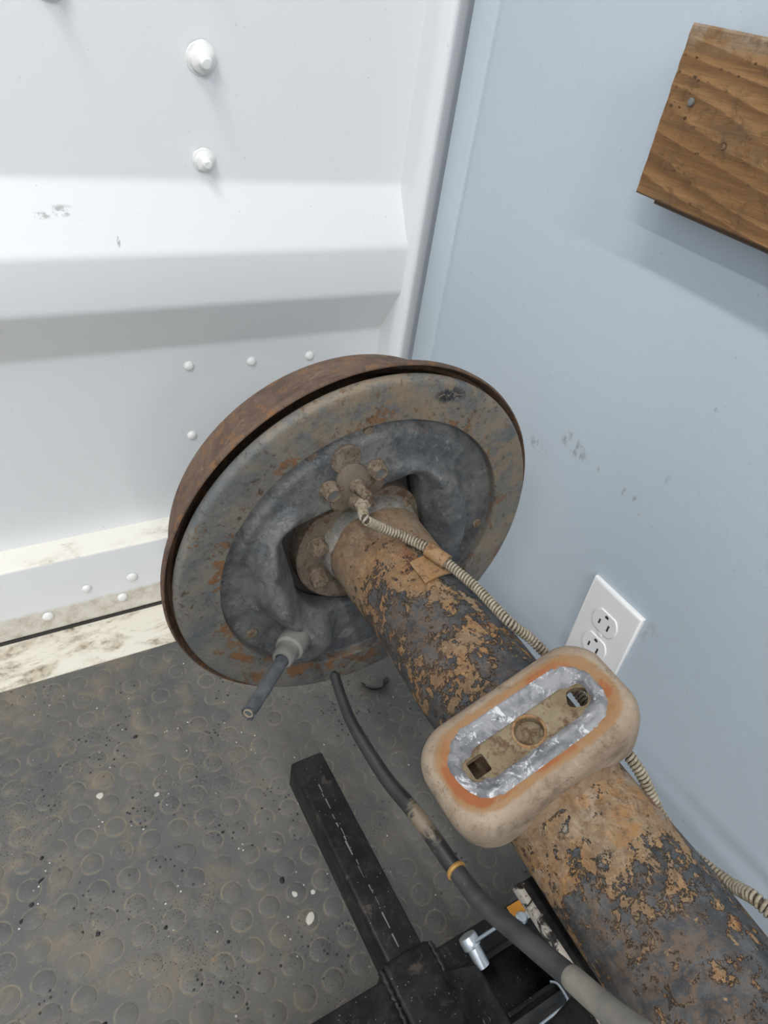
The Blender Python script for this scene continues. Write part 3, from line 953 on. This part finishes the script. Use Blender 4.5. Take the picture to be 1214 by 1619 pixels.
# clip tab folded over the line
pc = [Vector(p) for p in ((.2610, .3020, .4490), (.2700, .2800, .4472))]
ax_ = (pc[1] - pc[0]).normalized()
d, u1, v1 = frame_from(ax_)
V, F = [], []
nn = 18
for rr_ in (.0046, .0058):
    for t in (-.002, .0165):
        for k in range(nn):
            a = 2 * pi * k / nn * .72
            V.append(pc[0] + ax_ * (t + .002) + (u1 * cos(a + 2.6) + v1 * sin(a + 2.6)) * rr_)
def qi(l, s, k): return (l * 2 + s) * nn + k
for k in range(nn - 1):
    F += [(qi(1, 0, k), qi(1, 0, k + 1), qi(1, 1, k + 1), qi(1, 1, k)), (qi(0, 0, k), qi(0, 0, k + 1), qi(0, 1, k + 1), qi(0, 1, k)),
          (qi(0, 0, k), qi(1, 0, k), qi(1, 0, k + 1), qi(0, 0, k + 1)), (qi(0, 1, k), qi(1, 1, k), qi(1, 1, k + 1), qi(0, 1, k + 1))]
mesh_obj('clip', V, F, M_bracket, br, True, 40)

# ---- spring perch
PH = .4314; PHH = .0619; PY = .1423; POFF = -.0017
PL = Vector((cos(PH), 0, sin(PH))); PM = Vector((-sin(PH), 0, cos(PH)))
def PP(l, wv, h): return axp(PY) + PL * (l + POFF) + Vector((0, wv, 0)) + PM * h
def rrect(a, b, r, n):
    """rounded rectangle with n points evenly by angle of the corner parameter"""
    out = []
    q = n // 4
    for c in range(4):
        sx, sy = ((1, 1), (-1, 1), (-1, -1), (1, -1))[c]
        for k in range(q):
            t = k / q * pi / 2 + c * pi / 2
            out.append((sx * (a - r) + r * cos(t), sy * (b - r) + r * sin(t)))
    return out
NPK = 96
A0, B0 = .0655, .0350
loops = []
# (a, b, corner, h, heat)
spec = [(.0470, .0180, .0168, PHH - .0060, 1.0), (.0474, .0184, .0170, PHH - .0025, 1.0), (.0482, .0192, .0175, PHH - .0006, 1.0), (.0495, .0205, .0180, PHH, 1.0),
        (.0515, .0222, .0185, PHH + .0004, 1.0), (.0535, .0240, .019, PHH + .0004, .95), (.0560, .0262, .020, PHH, .70), (.0590, .0288, .0205, PHH - .0008, .32), (.0615, .0312, .0212, PHH - .0024, .08),
        (.0636, .0332, .0222, PHH - .0052, 0), (.0649, .0345, .023, PHH - .0092, 0), (A0, B0, .0235, PHH - .0140, 0), (.0650, .0352, .0235, PHH - .0230, 0), (.0640, .0352, .0235, PHH - .0340, 0),
        (.0605, .0318, .021, PHH - .0340, 0), (.0610, .0312, .0205, PHH - .0140, 0), (.0585, .0280, .0195, PHH - .0060, 0), (.0480, .0190, .0172, PHH - .0062, 0)]
V, F, heat = [], [], []
for a, b, r, h, ht in spec:
    for (l, wv) in rrect(a, b, r, NPK):
        jit = .0012 * mnoise.noise(Vector((l * 70, wv * 70, h * 60)))
        wv2 = wv + .004 * (l / .065) * 0
        V.append(PP(l, wv2, h + jit - .0016 * (abs(l) / .06) ** 2)); heat.append(ht * (.62 + .38 * sstep(.018, .044, abs(l))) * (1.0 + .12 * (l < 0) * (wv < 0)))
nl = len(spec)
for i in range(nl - 1):
    for k in range(NPK): F.append((i * NPK + k, i * NPK + (k + 1) % NPK, (i + 1) * NPK + (k + 1) % NPK, (i + 1) * NPK + k))
perch = mesh_obj('spring_perch', V, F, M_perch, axle, True, 75)
at = perch.data.attributes.new('scorch', 'FLOAT', 'POINT')
for i, hv in enumerate(heat): at.data[i].value = hv
perch['label'] = 'tan oblong spring seat with heat tint round its weld'
# sunk channel with a square hole, a round dimple hole and a rounded hole
zc = PHH - .0060
bm = bmesh.new()
outer = [(l * 1.02, wv * 1.02) for l, wv in rrect(.0478, .0190, .0172, 64)]
holes = [[(-.0350 + l, wv) for l, wv in rrect(.0056, .0058, .0016, 24)],
         [(0.0008 + .0088 * cos(2 * pi * k / 28), .0088 * sin(2 * pi * k / 28)) for k in range(28)],
         [(.0362 + .0068 * cos(2 * pi * k / 24 + .3) * (1 + .08 * cos(4 * (2 * pi * k / 24))), .0062 * sin(2 * pi * k / 24 + .3) * (1 + .08 * cos(4 * (2 * pi * k / 24)))) for k in range(24)]]
def fill_plate(name, outer, holes, h0, h1, mat, parent):
    bm = bmesh.new(); eds = []
    for loop in [outer] + holes:
        vs_ = [bm.verts.new(PP(l, wv, h1)) for l, wv in loop]
        for k in range(len(vs_)): eds.append(bm.edges.new((vs_[k], vs_[(k + 1) % len(vs_)])))
    bmesh.ops.triangle_fill(bm, edges=eds, use_beauty=True)
    ret = bmesh.ops.extrude_face_region(bm, geom=list(bm.faces))
    vv = [g for g in ret['geom'] if isinstance(g, bmesh.types.BMVert)]
    bmesh.ops.translate(bm, verts=vv, vec=PM * (h0 - h1))
    return bm_obj(name, bm, mat, parent)
fill_plate('channel_plate', outer, holes, zc - .0045, zc, M_seatbase, perch)
# dimple under the middle hole
V, F = [], []
for r, h in ((.0100, zc - .0010), (.0088, zc - .0008), (.0086, zc - .006), (.0090, zc - .0075)):
    for k in range(28): V.append(PP(.0008 + r * cos(2 * pi * k / 28), r * sin(2 * pi * k / 28), h))
for i in range(3):
    for k in range(28): F.append((i * 28 + k, i * 28 + (k + 1) % 28, (i + 1) * 28 + (k + 1) % 28, (i + 1) * 28 + k))
F.append(tuple(range(84, 112)))
mesh_obj('locating_pin_seat', V, F, M_seatbase, perch, True, 40)
# raised rims of the middle hole
V, F = [], []
ring = [(.0086, zc - .001), (.0088, zc + .0009), (.0098, zc + .0011), (.0106, zc - .0002)]
for r, h in ring:
    for k in range(28): V.append(PP(.0008 + r * cos(2 * pi * k / 28), r * sin(2 * pi * k / 28), h))
for i in range(3):
    for k in range(28): F.append((i * 28 + k, i * 28 + (k + 1) % 28, (i + 1) * 28 + (k + 1) % 28, (i + 1) * 28 + k))
mesh_obj('hole_rim', V, F, M_bracket, perch, True)
# weld bead: lumpy oval band
V, F = [], []
NB = 200; NC = 12
cl = rrect(.0446, .0166, .0150, NB)
cl_o = rrect(.0446 + .01, .0166 + .01, .0150 + .01, NB)
for k in range(NB):
    l, wv = cl[k]; lo_, wo = cl_o[k]
    n_ = Vector((lo_ - l, wo - wv)).normalized()
    s1 = mnoise.noise(Vector((l * 90, wv * 90, 2))); s2 = mnoise.noise(Vector((l * 60, wv * 60, 9)))
    hw = .0064 + .0012 * s2; long_ = abs(n_.y)
    hw_in = hw * (.22 + .80 * sstep(.25, .8, long_))
    for j in range(NC + 1):
        t = j / NC * 2 - 1
        off = (t * hw if t > 0 else t * hw_in) + .0006 * s1
        hh = zc + .0002 + (.0062 + .0010 * s1) * (1 - abs(t) ** 2.2) * (.75 + .25 * t) + max(0, t) * .0040
        lx, wx = l + n_.x * off, wv + n_.y * off
        hh += .0012 * mnoise.noise(Vector((lx * 260, wx * 260, 3))) + .0007 * mnoise.noise(Vector((lx * 600, wx * 600, 5)))
        V.append(PP(lx, wx, hh))
for k in range(NB):
    for j in range(NC):
        k2 = (k + 1) % NB
        F.append((k * (NC + 1) + j, k2 * (NC + 1) + j, k2 * (NC + 1) + j + 1, k * (NC + 1) + j + 1))
mesh_obj('weld_bead', V, F, M_weld, perch, True)['label'] = 'silver grey lumpy weld bead'
# fillet where the seat wraps the tube
V, F = [], []
na = 48; ny = 9
for i in range(ny):
    t = i / (ny - 1) * 2 - 1
    for k in range(na):
        a = -PH - 1.05 + 2.0 * k / (na - 1)
        edge = .0410 + .0030 * mnoise.noise(Vector((a * 4, t, 3))) - .004 * abs(a + PH) ** 2
        bul = sstep(1.0, .78, abs(t))
        V.append(tube_pt(PY + t * edge, a, TR - .0008 + (.0030 + .0020 * sstep(1, .85, abs(t))) * bul))
for i in range(ny - 1):
    for k in range(na - 1): F.append((i * na + k, i * na + k + 1, (i + 1) * na + k + 1, (i + 1) * na + k))
mesh_obj('seat_saddle', V, F, M_saddle, perch, True)

# ================================================================== black hose lying beside the axle
hp = [(.1872, .2898, .3498, .0040), (.1839, .2694, .3471, .0041), (.1813, .2440, .3459, .0044), (.1834, .1994, .3445, .0051), (.1875, .1648, .3486, .0055), (.1908, .1242, .3491, .0056)]
hose = thing('rubber_hose', 'black rubber hose with a brass ring running beside the axle tube', 'hose', (.1893, .0373, .4068))
p1 = catmull(hp, 12)
p1 = [(*(Vector(p1[0][:3]) + (Vector(p1[0][:3]) - Vector(p1[3][:3])).normalized() * .003), .0022)] + p1
sweep('thin_hose', p1, M_hose, hose, seg=20)
a = Vector((.1908, .1242, .3491)); b = Vector((.1911, .1000, .3564)); dd = (b - a).normalized()
lathe('brass_ring', [(-.0015, .0052), (-.0012, .0066), (.0002, .0069), (.0008, .0062), (.0014, .0050), (.0030, .0050)], a + dd * .001, dd, M_brass, hose, seg=28)
p2 = catmull([(*(a + dd * .0025), .0056), (.1911, .1000, .3564, .0058), (.1915, .0674, .3796, .0058), (.1893, .0390, .4054, .0057), (.1893, .0365, .4074, .0056)], 10)
sweep('thick_sleeve', p2, M_sleeve, hose, seg=24)
p3 = catmull([(.1893, .0378, .4064, .0058), (.1893, .0373, .4068, .0062), (.1869, .0194, .4238, .0062), (.1835, .0029, .4449, .0062), (.1748, -.0182, .4816, .0062), (.168, -.05, .50, .0062), (.165, -.12, .50, .0062), (.17, -.25, .46, .0062)], 8)
sweep('grey_sleeve', p3, M_greysleeve, hose, seg=24)['label'] = 'dusty grey outer sleeve'

# ================================================================== black lifting stand
st = thing('lift_stand', 'black steel lifting stand with square arms under the axle', 'stand', (.225, .12, 0))
box('arm', .2050, .2435, .060, .3815, .0370, .0800, M_black, st, .0035, 3)
bm = box_bm(.1990, .2475, -.02, .1605, .0315, .0850, .004, 3)
slv = bm_obj('arm_sleeve', bm, M_black, st, True, 40)
box('cross_beam', -.26, .500, .0930, .1510, .0300, .0800, M_black, st, .004, 3)
for x in (-.22, .46):
    lathe('foot', [(0, .020), (.004, .022), (.010, .020), (.012, .010), (.0300, .010)], (x, .122, 0), (0, 0, 1), M_black, st, seg=24)
box('spine', .2300, .2800, -.60, .0960, .0300, .0800, M_black, st, .004, 3)
lathe('foot', [(0, .020), (.004, .022), (.010, .020), (.012, .010), (.0300, .010)], (.255, -.56, 0), (0, 0, 1), M_black, st, seg=24)
# weld runs beside the sleeve
for (x0, y0, y1, r) in ((.1970, .100, .158, .0028), (.2495, .095, .158, .0030)):
    path = [(x0 + .0008 * sin(k * 2.1), y0 + (y1 - y0) * k / 24, .0815 - .0008 * abs(sin(k * 1.3)), r * (.8 + .35 * abs(sin(k * 1.7)))) for k in range(25)]
    sweep('weld_run', path, M_black, st, seg=8)
# scraped line along the arm top
random.seed(12)
V, F = [], []
y = .345
while y > .178:
    ln_ = random.uniform(.004, .016); wd = random.uniform(.0002, .0010); x = .2225 + random.uniform(-.0012, .0012)
    n0 = len(V)
    for (xx, yy, zz) in ((x - wd, y, .0800), (x + wd, y, .0800), (x + wd * .6, y - ln_, .0800), (x - wd * .6, y - ln_, .0800)):
        V.append((xx, yy, zz - .0003)); V.append((xx, yy, zz + .0002))
    F += [tuple(n0 + q for q in f) for f in ((1, 3, 5, 7), (0, 2, 3, 1), (2, 4, 5, 3), (4, 6, 7, 5), (6, 0, 1, 7))]
    y -= ln_ * random.uniform(1.05, 1.8)
mesh_obj('paint_scratch', V, F, M_scratch, st)
# pocket bracket with flared left cheek
def plate_poly(name, quad, thick, mat, parent, bev=.0008):
    q = [Vector(p) for p in quad]
    n_ = (q[1] - q[0]).cross(q[2] - q[0]).normalized() * thick
    V = q + [p + n_ for p in q]; n = len(q)
    F = [tuple(range(n)), tuple(range(n, 2 * n))] + [(k, (k + 1) % n, n + (k + 1) % n, n + k) for k in range(n)]
    bm = bmesh.new(); vs_ = [bm.verts.new(v) for v in V]
    for f in F: bm.faces.new([vs_[k] for k in f])
    bmesh.ops.bevel(bm, geom=list(bm.edges), offset=bev, segments=2, affect='EDGES', profile=.5)
    return bm_obj(name, bm, mat, parent, True, 40)
pk = plate_poly('pocket_cheek', [(.2620, .1150, .1210), (.2620, .0620, .1210), (.2420, .0620, .0790), (.2420, .1330, .0790)], .004, M_black, st)
lathe('pin_hole', [(0, .0042), (.0006, .0046), (.0012, .0040), (.0004, .0030), (.0004, 0)], (.2535, .0790, .1045), (-.9, 0, .43), M_black, pk, seg=24)
plate_poly('pocket_back', [(.2630, .1130, .1210), (.3260, .1130, .1210), (.3260, .1230, .0790), (.2560, .1230, .0790)], .004, M_black, st)
plate_poly('pocket_front', [(.2660, .0700, .1200), (.3250, .0700, .1200), (.3250, .0650, .0790), (.2600, .0650, .0790)], .004, M_black, st)
plate_poly('pocket_side', [(.3250, .1140, .1200), (.3250, .0650, .1200), (.3250, .0620, .0790), (.3250, .1200, .0790)], .004, M_black, st)
plate_poly('pocket_tray', [(.262, .068, .0815), (.326, .068, .0815), (.326, .120, .0815), (.262, .120, .0815)], .003, M_black, st)
pl = plate_poly('front_plate', [(.2620, .0660, .1170), (.3250, .0660, .1170), (.3300, .0180, .1000), (.2620, .0180, .1000)], .004, M_sleeve, st)
sl = [(-.019, 0), (.019, 0)]
V, F = [], []
for lvl in (0, 1):
    for k in range(24):
        t = 2 * pi * k / 24; cx = .2930 + (.0155 if cos(t) > 0 else -.0155) + .0042 * cos(t); cy = .0555 + .0042 * sin(t)
        zz = .1000 + (cy - .018) / .048 * .017
        V.append((cx, cy, zz + (.0012 if lvl else -.006)))
F.append(tuple(range(24, 48))); F += [(k, (k + 1) % 24, 24 + (k + 1) % 24, 24 + k) for k in range(24)]
mesh_obj('slot', V, F, M_gasket_shade, pl)
# zinc valve with lever
vb = Vector((.2690, .1150, .1190)); vd = Vector((-.16, .88, .42)).normalized()
vl = lathe('valve', [(-.004, .0062), (.0130, .0062), (.0135, .0082), (.0145, .0086), (.0215, .0086), (.0235, .0078), (.0240, .0055), (.0240, 0)], vb, vd, M_zinc, st, seg=28)
h0 = vb + vd * .0185 + Vector((0, -.004, .0078)); h1 = Vector((.2985, .1300, .1250))
hd = (h1 - h0).normalized()
sweep('lever', [(*(h0 + (h1 - h0) * (k / 10)), .0017) for k in range(11)], M_zinc, vl, seg=12)
lathe('lever_tip', [(0, .0017), (.001, .0036), (.004, .0036), (.0045, .0028), (.006, .0028), (.0064, .0036), (.0095, .0036), (.010, 0)], h1 - hd * .002, hd, M_zinc, vl, seg=16)
lathe('bolt_head', [(0, .0060), (.004, .0060), (.006, .0045), (.0068, 0)], (.3420, .1340, .0800), (0, 0, 1), M_zinc, st, seg=20)
lb = box('warning_label', .3360, .372, .1375, .1490, .0799, .0803, M_orange, st)
box('label_white_band', .3360, .372, .1310, .1374, .0799, .0803, M_whitelabel, lb)
# wire bail
wp = catmull([(.3140, .0745, .1205, .0012), (.3175, .0715, .1215, .0012), (.3192, .0670, .1215, .0012), (.3196, .0590, .1205, .0012), (.3190, .0562, .1200, .0012), (.3160, .0550, .1200, .0012), (.3000, .0546, .1200, .0012), (.2870, .0542, .1200, .0012), (.2700, .0535, .1200, .0012)], 6)
sweep('wire_bail', wp, M_zinc, st, seg=10)
# post and saddle plate that carry the axle tube
ztop = .397 - TR - .0004
box('post', .2330, .2750, -.020, .0420, .0795, ztop - .0060, M_black, st, .003, 3)
sd = box('saddle_plate', .2190, .2890, -.060, .0985, ztop - .0065, ztop, M_black, st, .001, 2)
V = []
box('worn_edge', .2172, .2215, -.060, .0990, ztop - .0072, ztop + .0004, M_chip, sd, .0008, 2)

# ================================================================== wooden board on the blue wall
bd = thing('wooden_board', 'aged brown pine board fixed to the pale blue wall', 'board', (.5065, .1, .6720))
random.seed(3)
V, F = [], []
zs = [.6725 + (.7875 - .6725) * k / 24 for k in range(25)]
YE = -.55
def yl(z, k): return .4148 + .0009 * mnoise.noise(Vector((z * 130, 2, 0))) + .0006 * mnoise.noise(Vector((z * 400, 7, 0)))
def board_shell(name, x0, x1, z0, z1, ys_fn, mat, droop=0.0):
    V, F = [], []
    n = 25
    ycols = [1.0, .985, .93, .85, .6, .3, 0]
    for xi, x in enumerate((x0, x0 + .0018, x1)):
        for j, yc in enumerate(ycols):
            for k in range(n):
                z = z0 + (z1 - z0) * k / (n - 1)
                if xi == 0: z = z0 + .0015 + (z1 - z0 - .003) * k / (n - 1)
                y = YE + (ys_fn(z, k) - YE) * (1.0 if j == 0 else yc)
                if xi == 0 and j == 0: y -= .0012
                z -= droop * (.4148 - y)
                V.append((x, y, z))
    nc = len(ycols)
    def id_(a, j, k): return (a * nc + j) * n + k
    for j in range(nc - 1):
        for k in range(n - 1):
            F.append((id_(0, j, k), id_(0, j, k + 1), id_(0, j + 1, k + 1), id_(0, j + 1, k)))
            F.append((id_(2, j, k), id_(2, j, k + 1), id_(2, j + 1, k + 1), id_(2, j + 1, k)))
        for k in (0, n - 1):
            for a in (0, 1): F.append((id_(a, j, k), id_(a, j + 1, k), id_(a + 1, j + 1, k), id_(a + 1, j, k)))
    for k in range(n - 1):
        for a in (0, 1):
            F.append((id_(a, 0, k), id_(a, 0, k + 1), id_(a + 1, 0, k + 1), id_(a + 1, 0, k)))
            F.append((id_(a, nc - 1, k), id_(a, nc - 1, k + 1), id_(a + 1, nc - 1, k + 1), id_(a + 1, nc - 1, k)))
    return mesh_obj(name, V, F, mat, bd, True, 40)
board_shell('front_plank', .4875, .5055, .6738, .7878, yl, M_wood, .028)
board_shell('rear_plank', .5055, XW, .6670, .7870, lambda z, k: .4085, M_woodedge, .028)
lathe('nail', [(-.004, .0016), (.0005, .0016), (.0006, .0030), (.0016, .0028), (.0021, .0018), (.0022, 0)], (.4875, .3908, .7421), (-1, .1, -.05), M_nail, bd, seg=16)
lathe('nail_hole', [(-.003, 0), (-.003, .0012), (.0003, .0018), (.0006, .0026), (-.0004, .0030)], (.4875, .3509, .7216), (-1, 0, 0), M_woodedge, bd, seg=14)

# ================================================================== electrical outlet
oc = Vector((XW, .2898, .2550))
ot = thing('wall_outlet', 'white double electrical outlet plate on the pale blue wall', 'outlet', (XW - .003, .2898, .1985))
bm = box_bm(XW - .0058, XW - .0002, .2545, .3252, .1985, .3115)
ed = [e for e in bm.edges if all(v.co.x < XW - .004 for v in e.verts)]
bmesh.ops.bevel(bm, geom=ed, offset=.0034, segments=4, affect='EDGES', profile=.6)
ed = [e for e in bm.edges if abs(e.verts[0].co.x - e.verts[1].co.x) > .0015 and abs(e.verts[0].co.y - e.verts[1].co.y) < 1e-5]
fp = bm_obj('faceplate', bm, M_plastic, ot, True, 50)
for zc_ in (.2730, .2370):
    V, F = [], []
    n = 40
    o2 = []
    for k in range(n):
        t = 2 * pi * k / n
        yy = .0172 * cos(t); zz = max(-.0137, min(.0137, .0172 * sin(t)))
        o2.append((yy, zz))
    for x, s in ((XW - .0052, 1.05), (XW - .0057, 1.045), (XW - .0057, 1.0), (XW - .0052, .995), (XW - .0068, .985), (XW - .0074, .95)):
        for yy, zz in o2: V.append((x, oc.y + yy * s, zc_ + zz * s))
    for i in range(5):
        for k in range(n): F.append((i * n + k, i * n + (k + 1) % n, (i + 1) * n + (k + 1) % n, (i + 1) * n + k))
    F.append(tuple(range(5 * n, 6 * n)))
    rc = mesh_obj('receptacle', V, F, M_plastic, ot, True, 40)
    for dy, hgt in ((.0063, .0032), (-.0063, .0040)):
        box('slot', XW - .0076, XW - .0066, oc.y + dy - .0011, oc.y + dy + .0011, zc_ - .002 - hgt, zc_ - .002 + hgt, M_slot, rc)
    V, F = [], []
    for x in (XW - .0066, XW - .0076):
        for k in range(16):
            t = 2 * pi * k / 16; V.append((x, oc.y + .0024 * cos(t), zc_ + .0085 + max(-.0012, .0024 * sin(t))))
    F = [tuple(range(16, 32))] + [(k, (k + 1) % 16, 16 + (k + 1) % 16, 16 + k) for k in range(16)]
    mesh_obj('ground_hole', V, F, M_slot, rc)
lathe('screw', [(0, .0032), (.0008, .0030), (.0011, .0018), (.0011, 0)], (XW - .0058, oc.y, .2550), (-1, 0, 0), M_plastic, ot, seg=16)

# ================================================================== litter on the mat
random.seed(21)
def crumb(x, y, r, mat, name, stretch=1.0, rot=0.0, flat=.45):
    bm = bmesh.new(); bmesh.ops.create_icosphere(bm, subdivisions=2, radius=1)
    ph = random.random() * 50
    for v in bm.verts:
        k = 1 + .35 * mnoise.noise(v.co * 1.6 + Vector((ph, 0, 0)))
        p = Vector((v.co.x * r * stretch, v.co.y * r, v.co.z * r * flat)) * k
        v.co = Vector((x + p.x * cos(rot) - p.y * sin(rot), y + p.x * sin(rot) + p.y * cos(rot), max(p.z, -r * flat * .3) + r * flat * .3 + coin_h(x, y)))
    return bm_obj(name, bm, mat, None, True)
def coin_h(x, y):
    fx = (x - CX0 + PITCH / 2) % PITCH - PITCH / 2; fy = (y - CY0 + PITCH / 2) % PITCH - PITCH / 2
    return .0009 if hypot(fx, fy) < CR else 0.0
for (x, y, r, sx, ro, lab) in ((.0682, .5378, .0023, 1.3, .3, 'oval black crumb on the mat, the one nearest the cream sill'),
        (-.0544, .4312, .0018, 1.2, 1, 'black crumb just above the thin black stick at the left'),
        (-.0703, .3871, .0019, 1.4, .7, 'black crumb just below the thin black stick at the left'),
        (-.0811, .3753, .0017, 1.5, .8, 'lowest of the three black crumbs near the left edge of the mat'),
        (-.0181, .3313, .0020, 1.3, .4, 'rounded black crumb alone in the lower left of the mat'),
        (.0420, .3079, .0019, 1, 0, 'black crumb on the lower middle of the mat between coins'),
        (.0935, .2680, .0017, 1.1, 1, 'black crumb low on the mat left of the cross beam'),
        (.1649, .2995, .0026, 1.4, 1.1, 'largest black crumb, close beside the black square arm'),
        (.1250, .3771, .0017, 1.2, .2, 'small black crumb left of the free end of the black square arm'),
        (-.0286, .2529, .0020, 1.3, .2, 'black crumb at the very bottom edge of the mat in view')):
    tag(crumb(x, y, r, M_crumb, 'rubber_crumb', sx, ro), lab, 'crumb', 'black crumbs on the mat')
tag(crumb(-.0598, .4072, .0013, M_crumb, 'twig', 4.6, .55), 'thin black stick lying on the mat at far left', 'twig')
for (x, y, r, sx, lab) in ((.0138, .4773, .0038, 1.2, 'white paint flake alone on the left half of the mat'), (.0717, .4522, .0024, 1.3, 'small white paint flake in the middle of the mat below the drum'),
        (.1762, .2515, .0044, 1.5, 'lowest and largest white paint flake beside the black square arm'), (.1902, .2741, .0028, 1.0, 'white paint flake closest to the side of the black square arm'),
        (.1715, .2804, .0028, 1.3, 'white paint flake left of the one closest to the black arm')):
    tag(crumb(x, y, r, M_fleck, 'paint_flake', sx, random.random() * 3, .08), lab, 'flake', 'white flakes on the mat')
# curled strip of rubber under the drum
V, F = [], []
n = 16
for k in range(n):
    t = k / (n - 1)
    a = pi * 1.05 * t + 2.9
    cx = .385 + .0145 * cos(a); cy = .492 + .014 * sin(a)
    h = .013 * (.35 + .65 * sin(pi * t))
    for dr in (0, .0012):
        V.append((cx - dr * cos(a), cy - dr * sin(a), .0009)); V.append((cx - (dr - .006) * cos(a), cy - (dr - .006) * sin(a), h + .001))
for k in range(n - 1):
    b = k * 4; c = b + 4
    F += [(b, b + 1, c + 1, c), (b + 2, c + 2, c + 3, b + 3), (b + 1, b + 3, c + 3, c + 1), (b, c, c + 2, b + 2)]
F += [(0, 2, 3, 1), (n * 4 - 4, n * 4 - 3, n * 4 - 1, n * 4 - 2)]
tag(mesh_obj('rubber_curl', V, F, M_hose, None, True, 50), 'curled dark rubber strip on the mat below the drum', 'strip')
